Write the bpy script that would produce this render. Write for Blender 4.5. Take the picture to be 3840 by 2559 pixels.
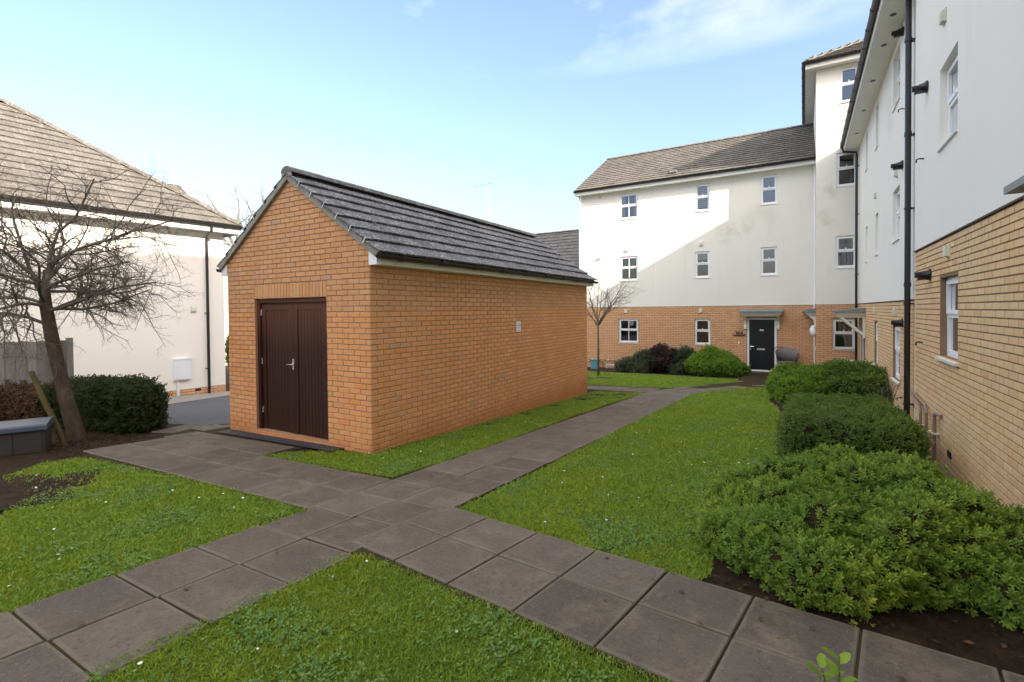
import bpy, math, random
import numpy as np
from mathutils import Vector, Matrix
for o in list(bpy.data.objects): bpy.data.objects.remove(o, do_unlink=True)
SC = bpy.context.scene
COL = SC.collection
rng = np.random.default_rng(7); random.seed(7)

# ------------------------------------------------------------------ camera
YAW, PITCH, ROLL, CAMH = 0.5356, -0.0165, -0.0088, 1.908
cam = bpy.data.cameras.new('camera'); camo = bpy.data.objects.new('camera', cam); COL.objects.link(camo)
s, c = math.sin(YAW), math.cos(YAW); sp, cp = math.sin(PITCH), math.cos(PITCH); sr, cr = math.sin(ROLL), math.cos(ROLL)
Fd = Vector((-s*cp, c*cp, sp)); R0 = Vector((c, s, 0)); U0 = Vector((s*sp, -c*sp, cp))
Rr = R0*cr + U0*sr; Ur = U0*cr - R0*sr
camo.matrix_world = Matrix(((Rr.x, Ur.x, -Fd.x, 0), (Rr.y, Ur.y, -Fd.y, 0), (Rr.z, Ur.z, -Fd.z, CAMH), (0, 0, 0, 1)))
cam.sensor_width = 36; cam.lens = 36*1840/3840; cam.shift_y = -84.05/3840
cam.clip_start = 0.05; cam.clip_end = 2000
SC.camera = camo

# ------------------------------------------------------------------ sky, sun, exposure
SUN_DIR = Vector((-2.976, 1.0, -1.56)).normalized()          # the way the light travels
ELEV = math.asin(-SUN_DIR.z); AZ = math.atan2(-SUN_DIR.x, -SUN_DIR.y)
W = bpy.data.worlds.new('World'); SC.world = W; W.use_nodes = True
wn = W.node_tree.nodes; wl = W.node_tree.links; wn.clear()
wo = wn.new('ShaderNodeOutputWorld'); bg = wn.new('ShaderNodeBackground'); sky = wn.new('ShaderNodeTexSky')
sky.sky_type = 'NISHITA'; sky.sun_disc = False; sky.sun_elevation = ELEV; sky.sun_rotation = AZ
sky.air_density = 1.0; sky.dust_density = 4.5; sky.ozone_density = 3.0; sky.altitude = 0
bg.inputs['Strength'].default_value = 0.095
tc = wn.new('ShaderNodeTexCoord')
# noise cloud: thin in view, thick unseen overhead part added to brighten the shade
def wmath(op, a, b=None):
    n = wn.new('ShaderNodeMath'); n.operation = op
    for i, v in enumerate((a, b)):
        if v is None: continue
        if isinstance(v, (int, float)): n.inputs[i].default_value = v
        else: wl.new(v, n.inputs[i])
    return n.outputs[0]
def wrange(x, a, b, lo, hi):
    n = wn.new('ShaderNodeMapRange'); wl.new(x, n.inputs[0])
    for i, v in enumerate((a, b, lo, hi)): n.inputs[i+1].default_value = v
    return n.outputs[0]
CLOUD_OFF, CLOUD_COVER, CLOUD_RAD = (27.7, -16.73, 0.0), 0.72, 7.2
sep = wn.new('ShaderNodeSeparateXYZ'); wl.new(tc.outputs['Generated'], sep.inputs[0])
zc = wmath('MAXIMUM', sep.outputs[2], 0.08)
comb = wn.new('ShaderNodeCombineXYZ'); wl.new(wmath('DIVIDE', sep.outputs[0], zc), comb.inputs[0]); wl.new(wmath('DIVIDE', sep.outputs[1], zc), comb.inputs[1])
mp = wn.new('ShaderNodeMapping'); mp.inputs['Location'].default_value = CLOUD_OFF; wl.new(comb.outputs[0], mp.inputs[0])
nz = wn.new('ShaderNodeTexNoise'); nz.inputs['Scale'].default_value = 1.25; nz.inputs['Detail'].default_value = 9; nz.inputs['Roughness'].default_value = 0.55; wl.new(mp.outputs[0], nz.inputs['Vector'])
nb = wn.new('ShaderNodeTexNoise'); nb.inputs['Scale'].default_value = 0.42; nb.inputs['Detail'].default_value = 1.5; wl.new(mp.outputs[0], nb.inputs['Vector'])
cl = wmath('ADD', wmath('MULTIPLY', nz.outputs[0], 0.55), wmath('MULTIPLY', nb.outputs[0], 0.75))
cov = wmath('MULTIPLY', wrange(cl, 0.65+(.5-CLOUD_COVER)*.3, 0.83+(.5-CLOUD_COVER)*.3, 0.0, 0.88), wrange(sep.outputs[2], 0.42, 0.60, 0.0, 1.0))
mixc = wn.new('ShaderNodeMix'); mixc.data_type = 'RGBA'
wl.new(cov, mixc.inputs[0]); wl.new(sky.outputs[0], mixc.inputs[6]); mixc.inputs[7].default_value = (CLOUD_RAD, CLOUD_RAD*.985, CLOUD_RAD*.96, 1)
wl.new(mixc.outputs[2], bg.inputs['Color']); wl.new(bg.outputs[0], wo.inputs[0])
sun = bpy.data.lights.new('sun', 'SUN'); suno = bpy.data.objects.new('sun', sun); COL.objects.link(suno)
sun.energy = 2.0; sun.angle = math.radians(0.53); sun.color = (1.0, 0.94, 0.86)
suno.rotation_euler = SUN_DIR.to_track_quat('-Z', 'Y').to_euler(); suno.location = (30, -10, 30)
vs = SC.view_settings; vs.view_transform = 'Standard'; vs.look = 'None'; vs.gamma = 1.0; vs.exposure = 2.35; vs.use_white_balance = True; vs.white_balance_temperature = 7100; vs.white_balance_tint = 11; vs.use_curve_mapping = False
SC.cycles.max_bounces = 10; SC.cycles.diffuse_bounces = 8; SC.cycles.glossy_bounces = 3; SC.cycles.transparent_max_bounces = 12

# ------------------------------------------------------------------ helpers
AX, AY = -4.958, 4.661
def sstep(a, b, x): t = np.clip((x-a)/(b-a), 0, 1); return t*t*(3-2*t)
def G(x, y):
    x = np.asarray(x, float); y = np.asarray(y, float)
    g = .024*np.clip(x-AX, -14, 8) - .044*np.clip(y-AY, -9, 15)
    return g - .30*sstep(.7, 1.25, x)*sstep(4.2, 6.0, y)*(1-sstep(10.2, 11.5, y))
def g1(x, y): return float(G(x, y))
INV = {}
def V3(*a): return np.array(a, float)
class Frame:
    def __init__(f, O, U, V, N=None):
        f.O, f.U, f.V = V3(*O), V3(*U), V3(*V); f.N = np.cross(f.U, f.V) if N is None else V3(*N)
    def p(f, u, v, n=0): return tuple(f.O + u*f.U + v*f.V + n*f.N)
    def mat(f, u, v, n=0):
        o = f.p(u, v, n)
        return Matrix(((f.U[0], f.V[0], f.N[0], o[0]), (f.U[1], f.V[1], f.N[1], o[1]), (f.U[2], f.V[2], f.N[2], o[2]), (0, 0, 0, 1)))
class MB:
    def __init__(m): m.v = []; m.f = []; m.r = []
    def add(m, vs_, fs, r=0.0):
        b = len(m.v); m.v += [tuple(x) for x in vs_]; m.f += [tuple(i+b for i in f) for f in fs]; m.r += [r]*len(vs_)
    def box(m, F, u0, u1, v0, v1, n0, n1, r=0.0):
        P = [F.p(u, v, n) for n in (n0, n1) for (u, v) in ((u0, v0), (u1, v0), (u1, v1), (u0, v1))]
        m.add(P, [(3, 2, 1, 0), (4, 5, 6, 7), (0, 1, 5, 4), (1, 2, 6, 5), (2, 3, 7, 6), (3, 0, 4, 7)], r); return m
    def prism(m, F, prof, u0, u1, r=0.0):                      # prof: (n, v) outline
        k = len(prof); P = [F.p(u0, v, n) for n, v in prof] + [F.p(u1, v, n) for n, v in prof]
        m.add(P, [tuple(range(k)), tuple(range(2*k-1, k-1, -1))] + [(i, k+i, k+(i+1) % k, (i+1) % k) for i in range(k)], r); return m
    def plate(m, F, pts, n0, n1, r=0.0):                       # outline in (u, v), thick along n
        k = len(pts); P = [F.p(u, v, n0) for u, v in pts] + [F.p(u, v, n1) for u, v in pts]
        m.add(P, [tuple(range(k-1, -1, -1)), tuple(range(k, 2*k))] + [(i, (i+1) % k, k+(i+1) % k, k+i) for i in range(k)], r); return m
    def tube(m, pts, rad, sides=6, r=0.0, cap=True):
        pts = [V3(*p) for p in pts]; n = len(pts); rad = [rad]*n if np.isscalar(rad) else rad
        P = []; a = None
        for i in range(n):
            t = pts[min(i+1, n-1)] - pts[max(i-1, 0)]; t /= (np.linalg.norm(t)+1e-9)
            if a is None: a = np.cross(t, (0, 0, 1) if abs(t[2]) < .9 else (1, 0, 0))
            a = a - t*np.dot(a, t); a /= (np.linalg.norm(a)+1e-9); b = np.cross(t, a)
            for k in range(sides):
                w = 2*math.pi*k/sides; P.append(tuple(pts[i] + rad[i]*(math.cos(w)*a + math.sin(w)*b)))
        fs = [(i*sides+k, i*sides+(k+1) % sides, (i+1)*sides+(k+1) % sides, (i+1)*sides+k) for i in range(n-1) for k in range(sides)]
        if cap: fs += [tuple(range(sides-1, -1, -1)), tuple((n-1)*sides+k for k in range(sides))]
        m.add(P, fs, r); return m
    def mesh(m, name):
        me = bpy.data.meshes.new(name); me.from_pydata(m.v, [], m.f)
        a = me.attributes.new('rnd', 'FLOAT', 'POINT'); a.data.foreach_set('value', np.array(m.r, np.float32))
        me.update(); return me
def npmesh(name, V, Fq=None, Ft=None, rnd=None):               # big meshes straight from numpy
    me = bpy.data.meshes.new(name); me.vertices.add(len(V)); me.vertices.foreach_set('co', V.astype(np.float32).ravel())
    loops = []; starts = []; tot = []; k = 0
    for Fa in (Fq, Ft):
        if Fa is None or not len(Fa): continue
        loops.append(Fa.ravel()); starts.append(k+np.arange(len(Fa))*Fa.shape[1]); k += Fa.size
    loops = np.concatenate(loops).astype(np.int32); starts = np.concatenate(starts).astype(np.int32)
    me.loops.add(len(loops)); me.loops.foreach_set('vertex_index', loops)
    me.polygons.add(len(starts)); me.polygons.foreach_set('loop_start', starts)
    if rnd is not None:
        a = me.attributes.new('rnd', 'FLOAT', 'POINT'); a.data.foreach_set('value', rnd.astype(np.float32))
    me.update(calc_edges=True); me.validate(); return me
def link(o, parent=None):
    COL.objects.link(o)
    if parent is not None:
        o.parent = parent; o.matrix_parent_inverse = INV.get(parent.name, Matrix.Identity(4))
    return o
def obj(name, mb, mat, parent=None, smooth=False, **props):
    me = mb.mesh(name) if isinstance(mb, MB) else mb
    if mat is not None and not len(me.materials): me.materials.append(mat)
    if smooth: me.polygons.foreach_set('use_smooth', np.ones(len(me.polygons), bool))
    o = link(bpy.data.objects.new(name, me), parent)
    for k, v in props.items(): o[k] = v
    return o
def inst(name, me, M, parent):
    o = bpy.data.objects.new(name, me); o.matrix_basis = M; link(o, parent); return o
def thing(name, loc, label, category, group=None):
    o = bpy.data.objects.new(name, None); o.empty_display_size = .2; o.location = loc; COL.objects.link(o)
    INV[o.name] = Matrix.Translation(-Vector(loc)); o['label'] = label; o['category'] = category
    if group: o['group'] = group
    return o
def tag(o, label, category, group=None):
    o['label'] = label; o['category'] = category
    if group: o['group'] = group
    return o

# ------------------------------------------------------------------ materials
class NT:
    def __init__(t, name):
        t.m = bpy.data.materials.new(name); t.m.use_nodes = True; t.n = t.m.node_tree.nodes; t.l = t.m.node_tree.links
        t.b = t.n['Principled BSDF']; t.out = t.n['Material Output']
    def node(t, ty, **kw):
        n = t.n.new(ty)
        for k, v in kw.items(): setattr(n, k, v)
        return n
    def put(t, sock, v):
        if isinstance(v, bpy.types.NodeSocket): t.l.new(v, sock)
        elif v is not None:
            if hasattr(sock, 'default_value') and sock.type == 'RGBA' and len(v) == 3: v = (*v, 1)
            sock.default_value = v
    def pos(t): return t.node('ShaderNodeNewGeometry').outputs['Position']
    def noise(t, scale, detail=4, rough=.55, vec=None, stretch=None):
        n = t.node('ShaderNodeTexNoise'); n.inputs['Scale'].default_value = scale; n.inputs['Detail'].default_value = detail; n.inputs['Roughness'].default_value = rough
        vec = vec or t.pos()
        if stretch:
            mp_ = t.node('ShaderNodeMapping'); mp_.inputs['Scale'].default_value = stretch; t.l.new(vec, mp_.inputs[0]); vec = mp_.outputs[0]
        t.l.new(vec, n.inputs['Vector']); return n.outputs[0]
    def math(t, op, a, b=None, clamp=False):
        n = t.node('ShaderNodeMath', operation=op, use_clamp=clamp); t.put(n.inputs[0], a)
        if b is not None: t.put(n.inputs[1], b)
        return n.outputs[0]
    def rng_(t, x, a, b, lo=0., hi=1.):
        n = t.node('ShaderNodeMapRange'); t.put(n.inputs[0], x)
        for i, v in enumerate((a, b, lo, hi)): n.inputs[i+1].default_value = v
        return n.outputs[0]
    def mix(t, fac, a, b, mode='MIX'):
        n = t.node('ShaderNodeMix', data_type='RGBA', blend_type=mode); t.put(n.inputs[0], fac); t.put(n.inputs[6], a); t.put(n.inputs[7], b); return n.outputs[2]
    def ramp(t, fac, stops):
        n = t.node('ShaderNodeValToRGB'); e = n.color_ramp.elements
        while len(e) < len(stops): e.new(.5)
        for i, (p, col) in enumerate(stops): e[i].position = p; e[i].color = (*col, 1)
        t.put(n.inputs[0], fac); return n.outputs[0]
    def rnd(t):
        a = t.node('ShaderNodeAttribute', attribute_name='rnd').outputs['Fac']; o = t.node('ShaderNodeObjectInfo').outputs['Random']
        return t.math('FRACT', t.math('ADD', a, o))
    def z(t):
        s_ = t.node('ShaderNodeSeparateXYZ'); t.l.new(t.pos(), s_.inputs[0]); return s_.outputs[2]
    def bump(t, h, strength=.3, dist=.01):
        n = t.node('ShaderNodeBump'); n.inputs['Strength'].default_value = strength; n.inputs['Distance'].default_value = dist
        t.put(n.inputs['Height'], h); t.l.new(n.outputs[0], t.b.inputs['Normal'])
    def fin(t, col, rough=.8, spec=.3, metal=0.):
        t.put(t.b.inputs['Base Color'], col); t.put(t.b.inputs['Roughness'], rough); t.b.inputs['Specular IOR Level'].default_value = spec; t.b.inputs['Metallic'].default_value = metal
        return t.m
def plain(name, col, rough=.6, spec=.3, var=.12, scale=6., bump=.0, metal=0.):
    t = NT(name); n = t.noise(scale, 5)
    colr = t.mix(n, tuple(x*(1-var) for x in col), tuple(min(1, x*(1+var)) for x in col))
    if bump: t.bump(t.noise(scale*12, 3), bump, .004)
    return t.fin(colr, rough, spec, metal)
def brick_mat(name, stops, zband=None, stain=None):
    t = NT(name); col = t.ramp(t.rnd(), stops)
    if zband:
        f = t.rng_(t.z(), zband[0]-.002, zband[0]+.002); col = t.mix(f, col, t.mix(1.0, col, zband[1], 'MULTIPLY'))
    big = t.noise(.8, 5, .6); col = t.mix(t.rng_(big, .35, .7), col, t.mix(1.0, col, (1.06, .97, .90), 'MULTIPLY'))
    fine = t.noise(30, 5, .7); col = t.mix(t.rng_(fine, .35, .75, 0, .35), col, t.mix(1.0, col, (.78, .75, .73), 'MULTIPLY'))
    lime = t.noise(7.5, 6, .75); col = t.mix(t.rng_(lime, .60, .76, 0, .40), col, (.66, .52, .41))
    dirt = t.noise(1.9, 6, .7, stretch=(1, 1, .6)); col = t.mix(t.rng_(dirt, .55, .75, 0, .35), col, t.mix(1.0, col, (.74, .68, .62), 'MULTIPLY'))
    if stain:
        f = t.rng_(t.math('ADD', t.z(), t.math('MULTIPLY', t.noise(1.6, 4, .6), .55)), stain[0]+.50, stain[0]+.10); col = t.mix(t.math('MULTIPLY', f, .85), col, stain[1])
    t.bump(t.noise(70, 4, .7), .5, .004); return t.fin(col, .9, .2)
M = {}
M['brick_shed'] = brick_mat('shed_brick', [(0, (.70, .325, .135)), (.3, (.75, .36, .155)), (.55, (.72, .36, .17)), (.8, (.77, .40, .185)), (.95, (.74, .345, .15)), (1, (.62, .35, .21))],
                            zband=(1.905, (.88, .98, 1.12)), stain=(.05, (.55, .20, .075)))
M['brick_buff'] = brick_mat('buff_brick', [(0, (.68, .47, .265)), (.3, (.73, .515, .295)), (.6, (.70, .49, .28)), (.85, (.75, .54, .325)), (1, (.66, .43, .235))], stain=(-.30, (.62, .36, .24)))
M['brick_back'] = brick_mat('orange_buff_brick', [(0, (.64, .365, .20)), (.3, (.70, .41, .235)), (.6, (.67, .395, .225)), (.85, (.72, .435, .25)), (1, (.60, .33, .175))])
M['mortar'] = plain('mortar', (.40, .22, .13), .95, .1, .3, 9, .5)
M['mortar_buff'] = plain('mortar_buff', (.25, .165, .105), .95, .1, .3, 9, .5)
def render_mat():
    t = NT('cream_render'); n = t.noise(.7, 5); col = t.mix(n, (.79, .76, .695), (.84, .81, .745))
    st = t.noise(1.1, 5, .6, stretch=(1.6, 1.6, .35)); col = t.mix(t.rng_(st, .60, .80, 0, .30), col, (.55, .53, .42))
    sp_ = t.noise(.33, 3); col = t.mix(t.rng_(sp_, .64, .74, 0, .35), col, (.58, .55, .42))
    for ctr, rad in (((-2.55, 21.39, 5.05), .75), ((-2.0, 21.39, 5.15), .45), ((.75, 20.39, 6.0), .55), ((.7, 20.39, 5.0), .45)):
        d_ = t.node('ShaderNodeVectorMath', operation='DISTANCE'); t.l.new(t.pos(), d_.inputs[0]); d_.inputs[1].default_value = ctr
        col = t.mix(t.math('MULTIPLY', t.rng_(d_.outputs['Value'], rad, rad*.25), t.rng_(t.noise(2.6, 5, .6), .42, .62, 0, .42)), col, (.50, .46, .29))
    t.bump(t.noise(160, 3, .7), .25, .003); return t.fin(col, .93, .15)
M['render'] = render_mat()
M['upvc'] = plain('white_upvc', (.88, .89, .91), .35, .45, .03, 3)
M['fascia'] = plain('painted_fascia', (.74, .74, .70), .5, .35, .06, 4)
M['cream'] = plain('cream_painted_timber', (.78, .75, .64), .6, .3, .08, 6)
M['black'] = plain('dark_brown_plastic', (.016, .014, .014), .35, .5, .2, 4)
M['lead'] = plain('lead_sheet', (.21, .23, .23), .55, .4, .25, 7, .3)
M['copper'] = plain('copper_pipe', (.27, .18, .14), .45, .4, .2, 8)
M['steel'] = plain('bright_steel', (.75, .75, .77), .25, .5, .05, 8, metal=.9)
M['sill'] = plain('stone_sill', (.64, .64, .53), .85, .2, .12, 9, .3)
def tile_mat(name, cols, lichen, moss):
    t = NT(name); col = t.ramp(t.rnd(), [(0, cols[0]), (.5, cols[1]), (1, cols[2])])
    col = t.mix(t.rng_(t.noise(1.4, 4), .35, .7, 0, .5), col, t.mix(1., col, (.75, .78, .80), 'MULTIPLY'))
    sp1 = t.noise(26, 5, .75); sp2 = t.noise(3.2, 3)
    f = t.math('MULTIPLY', t.rng_(sp1, .50, .60), t.rng_(sp2, .30, .58))
    col = t.mix(t.math('MULTIPLY', f, lichen), col, (.42, .43, .43))
    if moss:
        mo = t.noise(9, 4, .6); col = t.mix(t.rng_(mo, .66, .76, 0, moss), col, (.10, .105, .035))
    t.bump(t.noise(55, 4, .7), .5, .004); return t.fin(col, .9, .25)
M['tile_dark'] = tile_mat('dark_concrete_tile', [(.095, .090, .094), (.115, .110, .113), (.135, .128, .130)], 1.0, .55)
M['tile_shaded'] = tile_mat('shaded_roof_tile', [(.034, .036, .040), (.042, .044, .049), (.05, .052, .058)], .2, 0)  # darkened tiles: the far roof's shade is put into their colour
M['tile_brown'] = tile_mat('brown_concrete_tile', [(.092, .080, .066), (.112, .098, .081), (.130, .114, .095)], .45, .45)
M['ridge'] = tile_mat('ridge_tile', [(.115, .105, .095), (.135, .122, .108), (.15, .135, .12)], .7, .7)
M['bedding'] = plain('ridge_mortar', (.30, .285, .25), .95, .1, .35, 12, .5)
def door_mat():
    t = NT('red_brown_stained_timber'); g_ = t.noise(5, 6, .6, stretch=(9, 9, .5)); n = t.noise(.75, 3)
    col = t.mix(g_, (.030, .0085, .006), (.045, .0135, .0085))
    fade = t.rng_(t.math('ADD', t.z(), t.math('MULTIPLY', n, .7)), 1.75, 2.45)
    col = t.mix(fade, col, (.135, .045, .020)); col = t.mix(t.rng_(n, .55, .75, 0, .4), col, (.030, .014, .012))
    return t.fin(col, .5, .35)
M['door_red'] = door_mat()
M['door_black'] = plain('black_door', (.010, .010, .014), .3, .5, .1, 3)
def glass_mat():
    t = NT('window_glass'); t.n.remove(t.b)
    tr = t.node('ShaderNodeBsdfTransparent'); tr.inputs[0].default_value = (.72, .76, .76, 1)
    gl = t.node('ShaderNodeBsdfGlossy'); gl.inputs['Roughness'].default_value = .015; gl.inputs[0].default_value = (.92, .95, 1, 1)
    fr = t.node('ShaderNodeFresnel'); fr.inputs[0].default_value = 1.5
    f = t.math('MULTIPLY_ADD', fr.outputs[0], 2.2, True)
    n = f.node; n.inputs[2].default_value = .08
    mx = t.node('ShaderNodeMixShader'); t.l.new(f, mx.inputs[0]); t.l.new(tr.outputs[0], mx.inputs[1]); t.l.new(gl.outputs[0], mx.inputs[2]); t.l.new(mx.outputs[0], t.out.inputs[0])
    return t.m
M['glass'] = glass_mat()
M['room'] = plain('room_interior', (.16, .15, .14), .9, .1, .3, 2)
M['blind'] = plain('cream_blind', (.62, .58, .46), .8, .2, .08, 3)
def slab_mat():
    t = NT('concrete_paving'); o = t.node('ShaderNodeObjectInfo').outputs['Random']
    col = t.ramp(o, [(0, (.112, .091, .072)), (.5, (.134, .109, .087)), (1, (.160, .131, .106))])
    col = t.mix(t.rng_(t.noise(2.1, 6, .65), .3, .7, 0, .75), col, t.mix(1., col, (.60, .58, .60), 'MULTIPLY'))
    col = t.mix(t.rng_(t.noise(3.6, 6, .7), .50, .72, 0, .65), col, (.205, .17, .115))
    col = t.mix(t.rng_(t.noise(62, 5, .8), .55, .68, 0, .55), col, (.27, .235, .20)); col = t.mix(t.rng_(t.noise(33, 4, .75), .55, .66, 0, .70), col, (.062, .050, .046))
    col = t.mix(t.rng_(t.noise(13, 5, .75), .64, .74, 0, .75), col, (.075, .062, .058))
    g_ = t.node('ShaderNodeTexCoord').outputs['Generated']; s_ = t.node('ShaderNodeSeparateXYZ'); t.l.new(g_, s_.inputs[0])
    ex = t.math('ABSOLUTE', t.math('SUBTRACT', s_.outputs[0], .5)); ey = t.math('ABSOLUTE', t.math('SUBTRACT', s_.outputs[1], .5)); ed = t.math('ADD', t.math('MAXIMUM', ex, ey), t.math('MULTIPLY', t.noise(9, 5, .7), .10))
    col = t.mix(t.rng_(ed, .50, .56, 0, .55), col, (.255, .225, .165)); col = t.mix(t.rng_(ed, .545, .575, 0, .6), col, (.07, .06, .035))
    t.bump(t.noise(110, 5, .8), .6, .006); return t.fin(col, .85, .3)
M['slab'] = slab_mat()
def soil_mat():
    t = NT('soil'); n = t.noise(7, 8, .7); col = t.ramp(n, [(.25, (.022, .014, .009)), (.5, (.048, .030, .019)), (.75, (.085, .056, .036))])
    t.bump(t.noise(24, 8, .75), 1., .05); return t.fin(col, .95, .15)
M['soil'] = soil_mat()
M['joint'] = plain('mossy_joint', (.045, .036, .018), .95, .1, .4, 14, .6)
def lawn_mat():
    t = NT('lawn_earth'); n = t.noise(2.3, 6, .65); col = t.ramp(n, [(.25, (.11, .16, .022)), (.5, (.15, .215, .028)), (.75, (.19, .255, .036))])
    t.bump(t.noise(45, 6, .8), 1., .03); return t.fin(col, .95, .1)
M['lawn'] = lawn_mat()
def grass_mat(name, c0, c1, c2, patch):
    t = NT(name); r = t.node('ShaderNodeAttribute', attribute_name='rnd').outputs['Fac']
    col = t.ramp(r, [(0, c0), (.5, c1), (1, c2)]); n = t.noise(.8, 3); col = t.mix(t.rng_(n, .38, .62), col, t.mix(1., col, patch, 'MULTIPLY'))
    df = t.node('ShaderNodeBsdfTranslucent'); t.l.new(col, df.inputs[0]); m_ = t.fin(col, .6, .25)
    mx = t.node('ShaderNodeMixShader'); mx.inputs[0].default_value = .3; t.l.new(t.b.outputs[0], mx.inputs[1]); t.l.new(df.outputs[0], mx.inputs[2]); t.l.new(mx.outputs[0], t.out.inputs[0])
    return m_
M['grass'] = grass_mat('grass_blades', (.160, .255, .030), (.22, .335, .040), (.31, .41, .06), (1.20, 1.04, .8))
M['weed'] = grass_mat('weed_leaves', (.145, .25, .055), (.19, .31, .068), (.235, .36, .08), (.92, .98, 1.05))
M['leaf_hebe'] = grass_mat('hebe_leaves', (.125, .22, .042), (.21, .33, .055), (.36, .47, .08), (1.18, 1.03, .75))
M['leaf_dark'] = grass_mat('dark_clipped_leaves', (.09, .16, .036), (.125, .21, .045), (.175, .265, .055), (1.1, 1.0, .9))
M['leaf_bright'] = grass_mat('bright_leaves', (.15, .26, .03), (.20, .33, .038), (.26, .38, .045), (.8, .85, .9))
M['leaf_grey'] = grass_mat('grey_green_leaves', (.07, .10, .055), (.10, .135, .075), (.15, .18, .11), (.85, .9, .9))
M['leaf_purple'] = grass_mat('purple_leaves', (.05, .03, .035), (.075, .043, .045), (.11, .07, .06), (.8, .8, .9))
M['leaf_hedge'] = grass_mat('hedge_leaves', (.035, .05, .016), (.055, .075, .022), (.09, .11, .03), (.9, 1.0, .9))
M['leaf_brown'] = grass_mat('dead_leaves', (.10, .06, .03), (.13, .075, .035), (.16, .10, .05), (.9, .9, .9))
M['twigs'] = plain('twigs_and_core_shade', (.030, .024, .013), .95, .1, .4, 20, .6)  # twig brown, also used on shrub cores as painted inner shade
def bark_mat(name, a, b, lich):
    t = NT(name); n = t.noise(11, 6, .7, stretch=(1, 1, .45)); col = t.mix(t.rng_(n, .3, .7), a, b)
    col = t.mix(t.rng_(t.noise(5, 5, .7), .56, .70, 0, .65), col, lich); t.bump(t.noise(26, 6, .75), .8, .015); return t.fin(col, .9, .15)
M['bark'] = bark_mat('bark', (.10, .086, .070), (.18, .158, .13), (.30, .29, .22))
M['bark_trunk'] = bark_mat('trunk_bark', (.060, .042, .032), (.11, .082, .062), (.17, .155, .12))
M['bark_pale'] = bark_mat('pale_bark', (.13, .105, .075), (.19, .16, .12), (.22, .20, .15))
M['stake'] = bark_mat('green_stained_timber', (.075, .062, .022), (.11, .09, .035), (.12, .11, .05))
def fence_mat():
    t = NT('weathered_fence_board'); n = t.noise(6, 7, .65, stretch=(6, 6, .35)); o = t.node('ShaderNodeObjectInfo').outputs['Random']
    col = t.mix(o, (.17, .155, .145), (.33, .305, .28)); col = t.mix(t.rng_(n, .35, .7), col, t.mix(1., col, (.62, .60, .58), 'MULTIPLY')); t.bump(n, .4, .006); return t.fin(col, .9, .15)
M['fence'] = fence_mat()
def asphalt_mat():
    t = NT('asphalt'); n = t.noise(1.2, 5); col = t.mix(n, (.070, .070, .077), (.105, .105, .114)); col = t.mix(t.rng_(t.noise(150, 3), .55, .7, 0, .5), col, (.2, .2, .2))
    col = t.mix(t.rng_(t.noise(.6, 3), .55, .7, 0, .5), col, (.055, .055, .058)); t.bump(t.noise(180, 3), .5, .004); return t.fin(col, .85, .3)
M['asphalt'] = asphalt_mat()
M['pave'] = plain('pale_paving', (.27, .25, .22), .9, .2, .25, 5, .4)
M['box_grey'] = plain('grey_box_panels', (.052, .044, .041), .6, .3, .15, 5)
M['box_lid'] = plain('blue_grey_lid', (.085, .105, .14), .4, .45, .1, 5)
M['meter'] = plain('white_meter_box', (.76, .78, .82), .4, .4, .03, 3)
M['teal'] = plain('teal_plastic', (.06, .24, .29), .5, .4, .1, 3)
M['rattan'] = plain('grey_rattan', (.19, .17, .18), .7, .3, .25, 40, .6)
M['number'] = plain('dark_iron', (.05, .025, .018), .6, .3, .1, 4)
M['red_quarry'] = plain('red_quarry_tile', (.24, .085, .05), .8, .3, .2, 8, .3)
M['petal'] = plain('daisy_petal', (.85, .85, .82), .7, .2, .03, 3)
M['print'] = plain('black_print', (.02, .02, .02), .6, .3, .1, 4)

# ------------------------------------------------------------------ ground, road
def sheet(name, xs, ys, dz, mat, mask=None):
    X, Y = np.meshgrid(xs, ys); Vv = np.stack([X.ravel(), Y.ravel(), G(X, Y).ravel()+dz], 1); nx = len(xs); fs = []
    for j in range(len(ys)-1):
        for i in range(nx-1): fs.append((j*nx+i, j*nx+i+1, (j+1)*nx+i+1, (j+1)*nx+i))
    return obj(name, npmesh(name, Vv, np.array(fs)), mat, smooth=True, kind='structure')
gx = sorted(set([-400, -150, -60, -30, -18.958] + list(np.arange(-16, .5, 1.)) + list(np.arange(.5, 1.8, .1)) + [3.042, 6, 20, 60, 150, 400]))
gy = sorted(set([-400, -150, -60, -20, -4.339] + list(np.arange(-4, 19.6, .5)) + [19.661, 25, 40, 80, 200, 700]))
sheet('ground', gx, gy, 0, M['soil'])
def poly(name, pts, dz, mat, kind='structure'):
    me = bpy.data.meshes.new(name); me.from_pydata([(x, y, g1(x, y)+dz) for x, y in pts], [], [tuple(range(len(pts)))]); me.update()
    return obj(name, me, mat, kind=kind)
poly('road', [(-13.95, 20), (-13.55, 8.2), (-12.75, 5.55), (-10.05, 4.42), (-9.2, 4.78), (-8.7, 5.3), (-8.7, 19.6), (-9.2, 19.6)], .006, M['asphalt'])
poly('pavement', [(-14.32, 7.95), (-14.9, .5), (-13.9, .5), (-12.75, 5.5), (-13.5, 8.15), (-13.9, 19.6), (-14.3, 19.6)], .014, M['pave'])

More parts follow.
